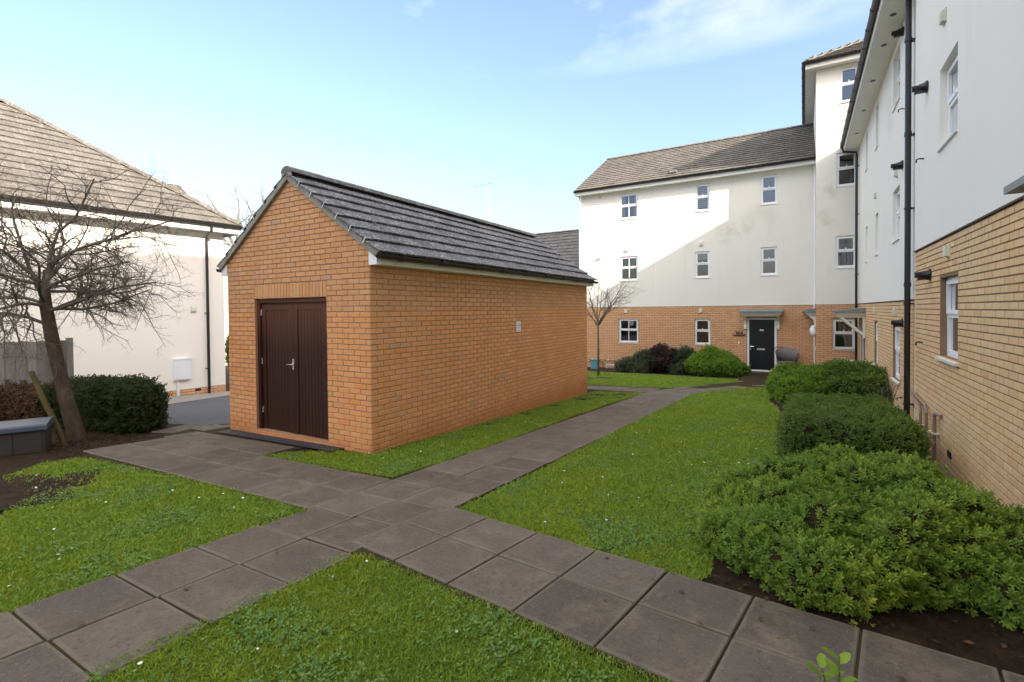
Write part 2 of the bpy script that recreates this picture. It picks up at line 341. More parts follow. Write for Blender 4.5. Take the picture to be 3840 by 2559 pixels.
LAWNS = [
    [(-4.06, -1.5), (-3.93, .92), (-3.9, 2.0), (-3.84, 2.80), (-5.07, 2.83), (-6.16, 2.76), (-7.21, 2.68), (-8.1, 2.64), (-8.2, 2.25), (-7.75, 1.78), (-7.3, 1.75), (-6.6, 1.72), (-6.0, 1.30), (-5.6, -1.5)],
    [(-2.86, -1.5), (-2.85, .9), (-2.83, 1.4), (-2.80, 2.38), (-2.62, 2.44), (-1.28, 2.29), (-.6, 2.20), (1.3, 1.98), (1.3, -1.5)],
    [(-2.70, 3.56), (-2.63, 4.7), (-2.6, 7.4), (-2.57, 9.8), (-2.46, 13.2), (-2.05, 14.9), (-1.35, 15.65), (-.4, 16.3), (-.5, 14.2), (-.72, 13.0), (-.5, 11.9), (-.3, 10.2), (-.22, 7.5), (-.2, 6.3), (-.5, 5.0), (-.62, 4.3), (-.52, 3.4), (-.60, 3.27), (-1.33, 3.36), (-1.87, 3.45), (-2.4, 3.51)],
    [(-6.20, 3.90), (-5.65, 3.88), (-4.82, 3.92), (-3.92, 4.0), (-3.82, 5.4), (-3.82, 8.3), (-3.75, 11.0), (-3.6, 13.05), (-4.94, 12.75), (-4.94, 4.63), (-5.5, 4.58), (-6.0, 4.12)],
    [(-7.9, 14.5), (-5.82, 14.45), (-4.43, 14.42), (-3.2, 14.62), (-2.45, 16.3), (-1.82, 17.25), (-1.92, 18.3), (-3.0, 18.6), (-5, 19.2), (-8.6, 19.6), (-8.6, 14.6)],
]
for i, L in enumerate(LAWNS): poly('lawn', L, .008, M['lawn'])

# ------------------------------------------------------------------ paving slabs
def slab_mesh(w, l, name='slab'):
    b = MB(); h0, h1 = -.05, 0.0; e = .006; a, d = w/2-.0048, l/2-.0048
    P = [(-a, -d, h0), (a, -d, h0), (a, d, h0), (-a, d, h0), (-a, -d, h1-e), (a, -d, h1-e), (a, d, h1-e), (-a, d, h1-e), (-a+e, -d+e, h1), (a-e, -d+e, h1), (a-e, d-e, h1), (-a+e, d-e, h1)]
    fs = [(8, 9, 10, 11)] + [(i, (i+1) % 4, 4+(i+1) % 4, 4+i) for i in range(4)] + [(4+i, 4+(i+1) % 4, 8+(i+1) % 4, 8+i) for i in range(4)]
    b.add(P, fs); me = b.mesh(name); me.materials.append(M['slab']); return me
SLABC = {}
def lay(parent, x, y, w, l, rot=0., lift=.022):
    key = (round(w, 3), round(l, 3))
    if key not in SLABC: SLABC[key] = slab_mesh(w, l)
    e = .2; n = Vector((-(g1(x+e, y)-g1(x-e, y))/(2*e), -(g1(x, y+e)-g1(x, y-e))/(2*e), 1)).normalized()
    q = Vector((0, 0, 1)).rotation_difference(n).to_matrix().to_4x4()
    tilt = Matrix.Rotation(random.gauss(0, .0035), 4, 'X') @ Matrix.Rotation(random.gauss(0, .0035), 4, 'Y')
    return inst('slab', SLABC[key], Matrix.Translation((x, y, g1(x, y)+lift+random.gauss(0, .0018))) @ q @ tilt @ Matrix.Rotation(rot+random.gauss(0, .003), 4, 'Z'), parent)
# long path running from the foreground to the far door
path = poly('path', [(-3.93, -1.5), (-2.86, -1.5), (-2.84, 2.4), (-2.72, 3.5), (-2.62, 7), (-2.5, 13.2), (-2.1, 14.9), (-1.4, 15.7), (-.35, 16.5), (.35, 17.2), (.38, 21.35), (-1.9, 21.35), (-1.86, 17.3), (-2.4, 16.3), (-3.15, 14.65), (-3.6, 13.1), (-3.78, 8), (-3.88, 4)], .012, M['joint'])
y = -1.30
k = 0
while y < 13.2:
    if not (2.45 < y < 3.45):
        f = min(1, max(0, y/13)); xc = -3.385 + .35*f
        for sd in (-1, 1): lay(path, xc+sd*.283, y + (.0 if sd < 0 else .01), .562, .49)
    y += .494; k += 1
for sidx, (x, y, r) in enumerate([(-2.95, 13.45, -.25), (-2.85, 13.95, -.3), (-2.65, 14.45, -.4), (-2.4, 14.9, -.55), (-2.1, 15.35, -.75), (-1.75, 15.75, -.8)]):
    for sd in (-1, 1): lay(path, x+sd*.27*math.cos(r), y+sd*.27*math.sin(r), .53, .50, r)
for j in range(10):
    for i in range(4):
        x = -1.60 + i*.535; y = 16.45 + j*.5
        if y < 16.9 and (x < -1.3 or x > .0): continue
        if j == 1 and x > .1: continue
        lay(path, x, y, .53, .495)
# cross path: right-hand arm (slightly turned) and crossing
RA = -.128
cpath = poly('path', [(-3.95, 2.40), (-2.8, 2.45), (-1.3, 2.3), (1.5, 1.93), (1.5, 2.92), (-.6, 3.27), (-2.4, 3.5), (-3.95, 3.95)], .010, M['joint'])
ux, uy = math.cos(RA), math.sin(RA)
for i in range(-1, 9):
    for j in range(2):
        d = i*.522+.26; e = (j-.5)*.505
        lay(cpath, -2.385+d*ux-e*uy+.0, 2.985+d*uy+e*ux, .518, .50, RA, .023)
for (x, y) in ((-3.6, 2.655), (-3.07, 2.685), (-3.6, 3.165), (-3.07, 3.195), (-3.58, 3.675)): lay(cpath, x, y, .525, .507, -.02, .021)
lay(cpath, -2.99, 3.64, .52, .38, -.02, .0205)
# apron before the shed doors
apron = poly('path', [(-3.9, 2.84), (-8.24, 2.68), (-8.55, 3.76), (-10.05, 4.42), (-9.2, 4.76), (-8.75, 5.2), (-8.35, 5.2), (-8.35, 4.45), (-6.05, 4.45), (-6.2, 3.88), (-3.9, 3.95)], .011, M['joint'])
for i in range(9):
    x = -4.12-i*.525
    for j in range(2): lay(apron, x, 3.11+j*.52-.010*i, .52, .515, .018)
for i in range(8):
    x = -6.42-i*.5
    if x > -8.9: lay(apron, x, 4.105-.010*i, .495, .5, .018)
for (x, y) in ((-9.2, 4.2), (-8.85, 4.62), (-9.3, 3.98+.58), (-8.62, 5.05)): lay(apron, x, y, .44, .44, .35 if x < -9 else 0, .019)
chan = MB(); Fz = Frame((0, 0, 0), (1, 0, 0), (0, 1, 0))
chan.add([(-8.28, 4.42, g1(-8.28, 4.42)+.027), (-5.5, 4.42, g1(-5.5, 4.42)+.027), (-5.5, 4.66, g1(-5.5, 4.66)+.027), (-8.28, 4.66, g1(-8.28, 4.66)+.027)], [(0, 1, 2, 3)])
obj('drainage_strip', chan, plain('blue_grey_engineering_brick', (.045, .045, .055), .7, .3, .3, 8, .3), apron)
# far cross path behind the shed
fpath = poly('path', [(-3.3, 13.3), (-5.2, 12.9), (-8.4, 13.0), (-8.4, 14.4), (-5.8, 14.42), (-4.4, 14.40), (-3.1, 14.65)], .010, M['joint'])
for i in range(9):
    for j in range(2): lay(fpath, -3.75-i*.52, 13.46-i*.012+j*.50, .515, .495, .03, .019)

# ------------------------------------------------------------------ masonry
BL, BH, PL, PH = .215, .065, .225, .075
def brick_box(L, H=BH, d=.03):
    b = MB(); F0 = Frame((0, 0, 0), (1, 0, 0), (0, 1, 0)); e = .004
    P = [(0, 0, -d), (L, 0, -d), (L, H, -d), (0, H, -d), (0, 0, -e), (L, 0, -e), (L, H, -e), (0, H, -e), (e, e, 0), (L-e, e, 0), (L-e, H-e, 0), (e, H-e, 0)]
    b.add(P, [(8, 9, 10, 11)] + [(i, (i+1) % 4, 4+(i+1) % 4, 4+i) for i in range(4)] + [(4+i, 4+(i+1) % 4, 8+(i+1) % 4, 8+i) for i in range(4)])
    return b
def bricks(F, u0, u1, v0, ncourse, openings=(), clip=None, first_half=0):
    """stretcher-bond rectangles (ua, ub, va, vb) on a wall frame"""
    out = []
    for k in range(ncourse):
        va = v0+k*PH; vb = va+BH; off = (PL/2 if (k+first_half) % 2 else 0)
        spans = [(u0, u1)]
        if clip:
            a, b_ = clip(va+BH*.5); spans = [(max(u0, a), min(u1, b_))]
            if spans[0][1]-spans[0][0] < .05: continue
        for (oa, ob, oc, od) in openings:
            if vb > oc+.01 and va < od-.01:
                ns = []
                for (a, b_) in spans:
                    if ob <= a or oa >= b_: ns.append((a, b_)); continue
                    if oa-a > .03: ns.append((a, oa))
                    if b_-ob > .03: ns.append((ob, b_))
                spans = ns
        for (a, b_) in spans:
            j = math.floor((a-u0+off)/PL)
            while True:
                x0 = u0-off+j*PL; x1 = x0+BL; j += 1
                if x0 >= b_-.02: break
                xa = max(x0, a); xb = min(x1, b_)
                if xb-xa > .03: out.append((xa, xb, va, vb))
    return out
def stuff_bricks(parent, F, rects, mat, proud=.007, name='brickwork'):
    b = MB()
    for (a, b_, va, vb) in rects:
        p = proud+random.gauss(0, .0008); e = .003
        P = [F.p(a, va, -.01), F.p(b_, va, -.01), F.p(b_, vb, -.01), F.p(a, vb, -.01), F.p(a+e, va+e, p), F.p(b_-e, va+e, p), F.p(b_-e, vb-e, p), F.p(a+e, vb-e, p)]
        b.add(P, [(4, 5, 6, 7), (0, 1, 5, 4), (1, 2, 6, 5), (2, 3, 7, 6), (3, 0, 4, 7)], random.random())
    return obj(name, b, mat, parent, kind='stuff')
def camdist(p): return math.dist(p, (0, 0, CAMH))
def lay_bricks(parent, sets, mat, nmax=300, proud=.007):
    """sets: list of (frame, rects). the nmax nearest whole bricks become objects, the rest one mesh"""
    me = brick_box(BL).mesh('brick'); me.materials.append(mat)
    cand = []
    for si, (F, rects) in enumerate(sets):
        for ri, r in enumerate(rects):
            if r[1]-r[0] > BL-.002: cand.append((camdist(F.p(r[0], r[2])), si, ri))
    cand.sort(); pick = set((a, b_) for _, a, b_ in cand[:nmax])
    for si, (F, rects) in enumerate(sets):
        rest = []
        for ri, r in enumerate(rects):
            if (si, ri) in pick: inst('brick', me, F.mat(r[0]+random.gauss(0, .0012), r[2]+random.gauss(0, .0012), proud+random.gauss(0, .001)), parent)
            else: rest.append(r)
        if rest: stuff_bricks(parent, F, rest, mat, proud)
def wall_mesh(F, u0, u1, v0, v1, openings=(), depth=.11, back=False):
    us = sorted(set([u0, u1] + [x for o in openings for x in o[:2]])); vs_ = sorted(set([v0, v1] + [x for o in openings for x in o[2:]])); b = MB()
    for i in range(len(us)-1):
        for j in range(len(vs_)-1):
            um, vm = (us[i]+us[i+1])/2, (vs_[j]+vs_[j+1])/2
            if any(o[0] < um < o[1] and o[2] < vm < o[3] for o in openings): continue
            b.add([F.p(us[i], vs_[j]), F.p(us[i+1], vs_[j]), F.p(us[i+1], vs_[j+1]), F.p(us[i], vs_[j+1])], [(0, 1, 2, 3)])
    for (a, b_, c_, d) in openings:
        for (p, q) in (((a, c_), (a, d)), ((b_, d), (b_, c_)), ((a, d), (b_, d)), ((b_, c_), (a, c_))):
            b.add([F.p(*p), F.p(*q), F.p(*q, -depth), F.p(*p, -depth)], [(0, 3, 2, 1)])
    return b
def window(parent, F, u0, u1, v0, v1, style='two', rec=.075, sill='render', blind=0, mullion=None):
    fr = MB(); ft = .075; fd = .06; n0, n1 = -rec-fd, -rec
    vm = v0+(v1-v0)*.53
    for (a, b_, c_, d) in ((u0, u1, v0, v0+ft), (u0, u1, v1-ft, v1), (u0, u0+ft, v0+ft, v1-ft), (u1-ft, u1, v0+ft, v1-ft), (u0+ft, u1-ft, vm-ft*.55, vm+ft*.45)): fr.box(F, a, b_, c_, d, n0, n1)
    w = obj('window', fr, M['upvc'], parent)
    sa = MB(); st = .050; a, b_, c_, d = u0+ft*.55, u1-ft*.55, vm+ft*.1, v1-ft*.55
    for q in ((a, b_, c_, c_+st), (a, b_, d-st, d), (a, a+st, c_+st, d-st), (b_-st, b_, c_+st, d-st)): sa.box(F, *q, n1-.02, n1+.018)
    if style == 'four':
        um = (u0+u1)/2; sa.box(F, um-.013, um+.013, c_+st, d-st, n1-.02, n1+.010)
        sa.box(F, um-.013, um+.013, v0+ft, vm-ft*.55, n1-.02, n1+.006)
    obj('sash', sa, M['upvc'], w)
    hd = MB(); hd.box(F, (u0+u1)/2-.012, (u0+u1)/2+.012, c_+st*.3, c_+st+.055, n1+.018, n1+.035); obj('handle', hd, M['upvc'], w)
    for (c2, d2) in ((v0+ft, vm-ft*.55), (c_+st, d-st)):
        p = MB(); p.add([F.p(u0+ft*.6, c2-.01, n1-.022), F.p(u1-ft*.6, c2-.01, n1-.022), F.p(u1-ft*.6, d2+.01, n1-.022), F.p(u0+ft*.6, d2+.01, n1-.022)], [(0, 1, 2, 3)]); obj('pane', p, M['glass'], w)
    rm = MB(); e = .55
    P = [F.p(u0, v0, n0), F.p(u1, v0, n0), F.p(u1, v1, n0), F.p(u0, v1, n0), F.p(u0-.4, v0-.5, n0-e), F.p(u1+.4, v0-.5, n0-e), F.p(u1+.4, v1+.2, n0-e), F.p(u0-.4, v1+.2, n0-e)]
    rm.add(P, [(4, 5, 6, 7), (0, 1, 5, 4), (1, 2, 6, 5), (2, 3, 7, 6), (3, 0, 4, 7)]); obj('room', rm, M['room'], w)
    if blind:
        bl = MB()
        if blind == 1: bl.box(F, u0+.02, u1-.02, v1-(v1-v0)*.30, v1-.02, n0-.06, n0-.05)
        elif blind == 2:
            for (x0, x1) in ((u0+.02, u0+(u1-u0)*.24), (u1-(u1-u0)*.24, u1-.02)):
                for kk in range(4): bl.box(F, x0+(x1-x0)*kk/4, x0+(x1-x0)*(kk+.8)/4, v0+.02, v1-.02, n0-.08-.02*(kk % 2), n0-.06-.02*(kk % 2))
        else:
            for kk in range(12): bl.box(F, u0+.03, u1-.03, v1-.05-kk*.075-.05, v1-.05-kk*.075, n0-.09+.01, n0-.07)
        obj('blind', bl, M['blind'], w)
    s_ = MB(); pr = .045 if sill == 'stone' else .03; th = .055 if sill == 'stone' else .03; ov = .06 if sill == 'stone' else .02
    s_.prism(F, [(-rec-.01, v0-.004), (pr, v0-.022), (pr, v0-th), (-rec-.01, v0-th)], u0-ov, u1+ov); obj('sill', s_, M['sill'] if sill == 'stone' else M['upvc'], w)
    return w
def vent(parent, F, u, v, w=.15, h=.17):
    b = MB(); b.box(F, u-w/2, u+w/2, v-h/2, v+h/2, 0, .02); b.prism(F, [(.02, v+h*.42), (.055, v+h*.30), (.055, v-h*.42), (.02, v-h*.42)], u-w*.4, u+w*.4)
    return obj('vent_cover', b, M['sill'], parent)
def flue(parent, F, u, v):
    b = MB(); cen = F.p(u, v, .0); O = V3(*cen)
    b.tube([O, O+F.N*.025], .085, 14); b.tube([O+F.N*.02, O+F.N*.07, O+F.N*.10], [.07, .055, .05], 14); b.tube([O+F.N*.05, O+F.N*.18], .042, 14); b.box(F, u-.03, u+.03, v-.075, v-.035, .03, .15)
    return obj('flue', b, M['black'], parent, smooth=False)
def hook(parent, F, u, v):
    b = MB(); b.tube([F.p(u, v, 0), F.p(u, v+.01, .06), F.p(u, v+.0, .085), F.p(u, v-.03, .092), F.p(u, v-.045, .085)], .011, 6); return obj('overflow_pipe', b, M['black'], parent, smooth=True)
def downpipe(parent, F, u, v0, v1, mat='black', n=.075, r=.034, brackets=(), joints=(), extra=None):
    b = MB(); b.tube([F.p(u, v0, n), F.p(u, v1, n)] , r, 12)
    for j in joints: b.tube([F.p(u, j, n), F.p(u, j+.07, n)], r*1.18, 12)
    p = obj('downpipe', b, M[mat], parent, smooth=False)
    if extra: e = MB(); e.tube(extra, r, 10); obj('swan_neck', e, M[mat], p)
    for v in brackets:
        k_ = MB(); k_.tube([F.p(u, v, n), F.p(u, v+.03, n)], r*1.25, 12); k_.box(F, u-.06, u+.06, v+.004, v+.024, 0, n-r*.8); obj('bracket', k_, M[mat], p)
    return p
def gutter(parent, P0, P1, out, r=.058, nb=8, mat='black'):
    """half-round gutter from P0 to P1; out = outward direction; joint clips as sub-parts"""
    P0, P1, out = V3(*P0), V3(*P1), V3(*out); b = MB(); prof = []
    for k in range(9): a = math.pi*k/8; prof.append((math.cos(a)*r, -math.sin(a)*r))
    prof += [(-r*.9*math.cos(math.pi*k/8), -math.sin(math.pi*k/8)*r*.9) for k in range(9)]
    n = len(prof); P = [tuple(P+out*q[0]+V3(0, 0, q[1])) for P in (P0, P1) for q in prof]
    b.add(P, [tuple(range(n)), tuple(range(2*n-1, n-1, -1))] + [(i, n+i, n+(i+1) % n, (i+1) % n) for i in range(n)])
    g_ = obj('gutter', b, M[mat], parent); t = (P1-P0)/np.linalg.norm(P1-P0); L = np.linalg.norm(P1-P0)
    for i in range(nb):
        cpt = P0+t*(L*(i+.5)/nb); k_ = MB(); r2 = r*1.13
        pr = [(math.cos(math.pi*k/8)*r2, -math.sin(math.pi*k/8)*r2) for k in range(9)] + [(-r2, .012), (r2, .012)]
        m_ = len(pr); Q = [tuple(cpt+t*e+out*q[0]+V3(0, 0, q[1])) for e in (-.045, .045) for q in pr]
        k_.add(Q, [tuple(range(m_)), tuple(range(2*m_-1, m_-1, -1))] + [(j, m_+j, m_+(j+1) % m_, (j+1) % m_) for j in range(m_)]); obj('gutter_clip', k_, M[mat], g_)
    return g_
def tiles(F, ulen, vlen, gauge, tw, mask=None, thick=.022):
    """tile boxes on a roof frame (u along the eave, v up the slope); yields local rects"""
    out = []; n = int(math.ceil(vlen/gauge))
    for j in range(n):
        off = (tw/2 if j % 2 else 0); i = 0; u = -off
        while u < ulen:
            a, b_ = max(u, 0), min(u+tw-.004, ulen); v0 = j*gauge-.01; v1 = min((j+1)*gauge+.05, vlen)
            if b_-a > .03:
                if mask:
                    q = mask(v0+.05)
                    a, b_ = max(a, q[0]), min(b_, q[1])
                if b_-a > .03: out.append((a, b_, v0, v1))
            u += tw
    return out
def stuff_tiles(parent, F, rects, mat, lift=(.05, .012), th=.024, name='roof_tiles'):
    b = MB()
    for (a, b_, v0, v1) in rects:
        j1, j2 = random.gauss(0, .002), random.gauss(0, .002)
        P = [F.p(a, v0, lift[0]-th+j1), F.p(b_, v0, lift[0]-th+j1), F.p(b_, v1, lift[1]-th), F.p(a, v1, lift[1]-th), F.p(a, v0, lift[0]+j1), F.p(b_, v0, lift[0]+j2), F.p(b_, v1, lift[1]), F.p(a, v1, lift[1])]
        b.add(P, [(4, 5, 6, 7), (0, 1, 5, 4), (1, 2, 6, 5), (3, 0, 4, 7)], random.random())
    return obj(name, b, mat, parent, kind='stuff')
def ridge_run(parent, P0, P1, r=.115, L=.45, mat='ridge', drop=.03, name='ridge_tile'):
    P0, P1 = V3(*P0), V3(*P1); t = P1-P0; D = np.linalg.norm(t); t /= D; side = np.cross(t, (0, 0, 1)); side /= np.linalg.norm(side); up = np.cross(side, t)
    n = max(1, round(D/L)); Ls = D/n
    for i in range(n):
        b = MB(); A = P0+t*i*Ls; P = []
        for (e, rr) in ((0.006, r), (Ls-.002, r*1.0)):
            for k in range(7):
                a = math.pi*(k/6); P.append(tuple(A+t*e+side*math.cos(a)*rr+up*(math.sin(a)*rr*.78-drop+random.gauss(0, .001))))
        b.add(P, [(k, k+1, 8+k, 7+k) for k in range(6)] + [(6, 5, 4, 3, 2, 1, 0), (7, 8, 9, 10, 11, 12, 13)], random.random()); obj(name, b, M[mat], parent, smooth=False)

# ------------------------------------------------------------------ brick shed
SW, SL, SE = 3.346, 7.596, 2.53; BX = AX-SW; SZ = -.6
shed = thing('brick_shed', (AX-SW/2, AY+SL/2, g1(AX-SW/2, AY+SL/2)), 'detached orange brick outbuilding with pitched grey tiled roof and brown double doors', 'outbuilding')
FG = Frame((BX, AY, 0), (1, 0, 0), (0, 0, 1)); FLg = Frame((AX, AY, 0), (0, 1, 0), (0, 0, 1)); FBk = Frame((AX, AY+SL, 0), (-1, 0, 0), (0, 0, 1)); FLf = Frame((BX, AY+SL, 0), (0, -1, 0), (0, 0, 1))
half = SW/2; EOV = .20; SLP = math.atan(.694); ZW = 2.735; ZR = 3.94; DO = (.755, 2.475, .045, 2.125); SOLD = (.755-.0, 2.475, 2.125, 2.35)
w = wall_mesh(FG, 0, SW, SZ, ZW, [DO], .16)
gab = [(0, ZW), (SW, ZW), (half, ZR)]
w.add([FG.p(*q) for q in gab], [(0, 1, 2)]); w2 = wall_mesh(FLg, 0, SL, SZ, ZW); w.add(w2.v, w2.f); w2 = wall_mesh(FBk, 0, SW, SZ, ZW); w.add(w2.v, w2.f); w.add([FBk.p(*q) for q in gab], [(0, 1, 2)]); w2 = wall_mesh(FLf, 0, SL, SZ, ZW); w.add(w2.v, w2.f)
swall = obj('wall', w, M['mortar'], shed)
JO = AY and (8.535-AY)
def gclip(v):
    t = max(0, (v-ZW)/(ZR-ZW)); return (half*t, SW-half*t)
V0 = -.6+.015
NC = int((SE-V0)/PH)
V0 = 1.91-math.floor((1.91-SZ)/PH)*PH+.005
nlow = int((SE-V0)/PH)+1
rg = bricks(FG, 0.0, SW, V0, 62, [DO, SOLD], gclip)
rl = bricks(FLg, 0.0, SL, V0, int((SE+.05-V0)/PH)+1, [(JO-.008, JO+.008, -1, 3)], first_half=1)
lay_bricks(swall, [(FG, rg), (FLg, rl)], M['brick_shed'], 300)
sb = MB(); nS = 23
solm = brick_box(.065, .215).mesh('soldier_brick'); solm.materials.append(M['brick_shed'])
for i in range(nS): inst('soldier_brick', solm, FG.mat(.757+i*(1.718/nS)+.003, 2.130, .007+random.gauss(0, .001)), swall)
# doors
dm = MB(); fw = .062
for q in ((DO[0], DO[0]+fw, DO[2], DO[3]), (DO[1]-fw, DO[1], DO[2], DO[3]), (DO[0]+fw, DO[1]-fw, DO[3]-fw, DO[3])): dm.box(FG, *q, -.16, -.035)
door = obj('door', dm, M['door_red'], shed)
for side in (0, 1):
    a = DO[0]+fw+.004 if side == 0 else (DO[0]+DO[1])/2+.003; b_ = (DO[0]+DO[1])/2-.003 if side == 0 else DO[1]-fw-.004; z0, z1 = DO[2]+.012, DO[3]-fw-.005
    lf = MB(); lf.box(FG, a, b_, z0, z1, -.13, -.095)
    for q in ((a, a+.095, z0, z1), (b_-.095, b_, z0, z1), (a+.095, b_-.095, z1-.11, z1)): lf.box(FG, *q, -.095, -.072)
    leaf = obj('door_leaf', lf, M['door_red'], door)
    nb_ = 8
    for i in range(nb_):
        x0 = a+.095+(b_-a-.19)*i/nb_; x1 = a+.095+(b_-a-.19)*(i+1)/nb_; bd = MB()
        e = .0035; P = [FG.p(x0+.001, z0, -.088), FG.p(x1-.001, z0, -.088), FG.p(x1-.001, z1-.11, -.088), FG.p(x0+.001, z1-.11, -.088), FG.p(x0+.002+e, z0, -.083), FG.p(x1-.002-e, z0, -.083), FG.p(x1-.002-e, z1-.11, -.083), FG.p(x0+.002+e, z1-.11, -.083)]
        bd.add(P, [(4, 5, 6, 7), (0, 1, 5, 4), (1, 2, 6, 5), (3, 0, 4, 7)]); obj('board', bd, M['door_red'], leaf)
for z_ in (1.86, 1.08, .3):
    hb = MB(); hb.box(FG, DO[0]+fw-.01, DO[0]+fw+.016, z_, z_+.10, -.072, -.064); hb.tube([FG.p(DO[0]+fw+.002, z_, -.062), FG.p(DO[0]+fw+.002, z_+.1, -.062)], .007, 6); obj('hinge', hb, M['steel'], door)
hx = -6.70-BX
hd = MB(); hd.box(FG, hx-.018, hx+.018, 1.03, 1.20, -.072, -.066); hd.tube([FG.p(hx, 1.115, -.068), FG.p(hx, 1.115, -.02), FG.p(hx+.015, 1.115, -.01), FG.p(hx+.10, 1.112, -.008)], .011, 8); hd.tube([FG.p(hx, 1.115, -.010), FG.p(hx-.07, 1.115, -.008)], .010, 8); obj('door_handle', hd, M['steel'], door)
# roof
def slope_frame(side):
    ca, sa = math.cos(SLP), math.sin(SLP); xe = AX+EOV if side > 0 else BX-EOV; ze = 2.672
    if side > 0: return Frame((xe, AY-.055, ze), (0, 1, 0), (-ca, 0, sa))
    return Frame((xe, AY+SL+.2, ze), (0, -1, 0), (ca, 0, sa))
RL = SL+.255; VL = (half+EOV)/math.cos(SLP)
deck = MB()
for sd in (1, -1):
    F = slope_frame(sd); deck.box(F, .03, RL-.03, .02, VL, -.055, -.012)
roof = obj('roof', deck, M['bedding'], shed)
FR = slope_frame(1); FLs = slope_frame(-1); GA = VL/7.0; TW = .332
tm = MB(); P = [(0, -.012, .026), (TW-.004, -.012, .026), (TW-.004, GA+.03, -.010), (0, GA+.03, -.010), (0, -.012, .052), (TW-.004, -.012, .052), (TW-.004, GA+.03, .012), (0, GA+.03, .012)]
tm.add(P, [(4, 5, 6, 7), (0, 1, 5, 4), (1, 2, 6, 5), (3, 0, 4, 7), (3, 2, 1, 0)]); tme = tm.mesh('roof_tile'); tme.materials.append(M['tile_dark'])
edge = []
for j in range(7):
    off = TW/2 if j % 2 else 0; u = -off
    while u < RL-.02:
        if u < -.001: edge.append((0, u+TW-.004, j*GA-.012, (j+1)*GA+.03))
        elif u+TW > RL+.001: edge.append((u, RL, j*GA-.012, (j+1)*GA+.03))
        else: inst('roof_tile', tme, FR.mat(u, j*GA, random.gauss(0, .0025)) @ Matrix.Rotation(random.gauss(0, .004), 4, 'Z'), roof)
        u += TW
stuff_tiles(roof, FR, edge, M['tile_dark'], (.052, .012), .026)
stuff_tiles(roof, FLs, tiles(FLs, RL, VL, GA, TW), M['tile_dark'], (.052, .012), .026)
zt = FR.p(0, VL, .03)[2]
ridge_run(roof, (AX-half, AY-.06, zt+.03), (AX-half, AY+SL+.2, zt+.03), .125, .45)
rc = MB(); rc.plate(Frame((AX-half, AY-.052, zt), (1, 0, 0), (0, 0, 1)), [(-.115, -.06), (.115, -.06), (.10, .03), (.05, .085), (0, .10), (-.05, .085), (-.10, .03)], -.02, .0); obj('ridge_bedding', rc, M['bedding'], roof)
for sd, F in ((1, FR), (-1, FLs)):
    vb_ = MB(); u0, u1 = (.0, .10) if sd > 0 else (RL-.10, RL)
    vb_.box(F, u0+.015, u1, .02, VL-.02, -.07, .012); obj('verge_bedding', vb_, M['bedding'], roof)
    for j in range(1, 7):
        cb = MB(); uu = -.004 if sd > 0 else RL+.004
        cb.box(F, min(uu, uu+.07*sd), max(uu, uu+.07*sd), j*GA-.03, j*GA-.018, .052, .057); cb.box(F, uu-.004, uu+.004, j*GA-.03, j*GA-.018, -.03, .057); obj('verge_clip', cb, M['steel'], roof)
# eaves: fascia, soffit boxes, gutters
for sd in (1, -1):
    xo = AX if sd > 0 else BX; Fe = Frame((xo, AY-.0, 0), (0, 1, 0), (0, 0, 1), (sd, 0, 0))
    fb = MB(); fb.box(Fe, .0, SL+.12, 2.535, 2.665, .13, .149); fb.box(Fe, -.005, SL+.12, 2.532, 2.545, .0, .13)
    fas = obj('fascia', fb, M['cream'], shed)
    jb = MB()
    for i in range(8): yv = .48+i*1.0; jb.box(Fe, yv-.02, yv+.02, 2.537, 2.69, .15, .153)
    obj('joint_cover', jb, M['cream'], fas)
    eb = MB(); eb.prism(Fe, [(.0, 2.765), (.15, 2.66), (.15, 2.53), (.0, 2.53)], -.02, .06); obj('eaves_box', eb, M['upvc'], shed)
    xg = xo+sd*(.15+.058)
    gutter(shed, (xg, AY-.05, 2.655), (xg, AY+SL+.22, 2.655), (sd, 0, 0), .056, 9)
    for i in range(8):
        kb = MB(); yv = .42+i*1.0; kb.box(Fe, yv-.03, yv+.03, 2.60, 2.66, .152, .20); obj('gutter_bracket', kb, M['black'], fas)
# enamel sign
Fs = Frame((AX+.012, 8.505, 0), (0, 1, 0), (0, 0, 1)); sg = MB(); sg.box(Fs, 0, .165, 1.48, 1.685, 0, .006); sign = obj('wall_sign', sg, M['upvc'])
tag(sign, 'small white rectangular plate with black ring mark fixed on the brick outbuilding side', 'sign')
pr = MB(); cu, cv = .088, 1.605
for k in range(28):
    a0, a1 = 2*math.pi*k/28, 2*math.pi*(k+1)/28; ra, rb = .052, .060
    pr.plate(Fs, [(cu+ra*math.cos(a0), cv+ra*math.sin(a0)), (cu+rb*math.cos(a0), cv+rb*math.sin(a0)), (cu+rb*math.cos(a1), cv+rb*math.sin(a1)), (cu+ra*math.cos(a1), cv+ra*math.sin(a1))], .006, .0075)
pr.plate(Fs, [(cu+.017*math.cos(2*math.pi*k/12), cv+.017*math.sin(2*math.pi*k/12)) for k in range(12)], .006, .0076)
pr.plate(Fs, [(cu+.008, cv+.006), (cu+.014, cv), (cu+.036, cv+.022), (cu+.030, cv+.028)], .006, .0076)
obj('printed_mark', pr, M['print'], sign)
pr = MB(); pr.box(Fs, .03, .135, 1.498, 1.520, .006, .0072); obj('printed_band', pr, plain('grey_print', (.5, .5, .5), .6), sign)

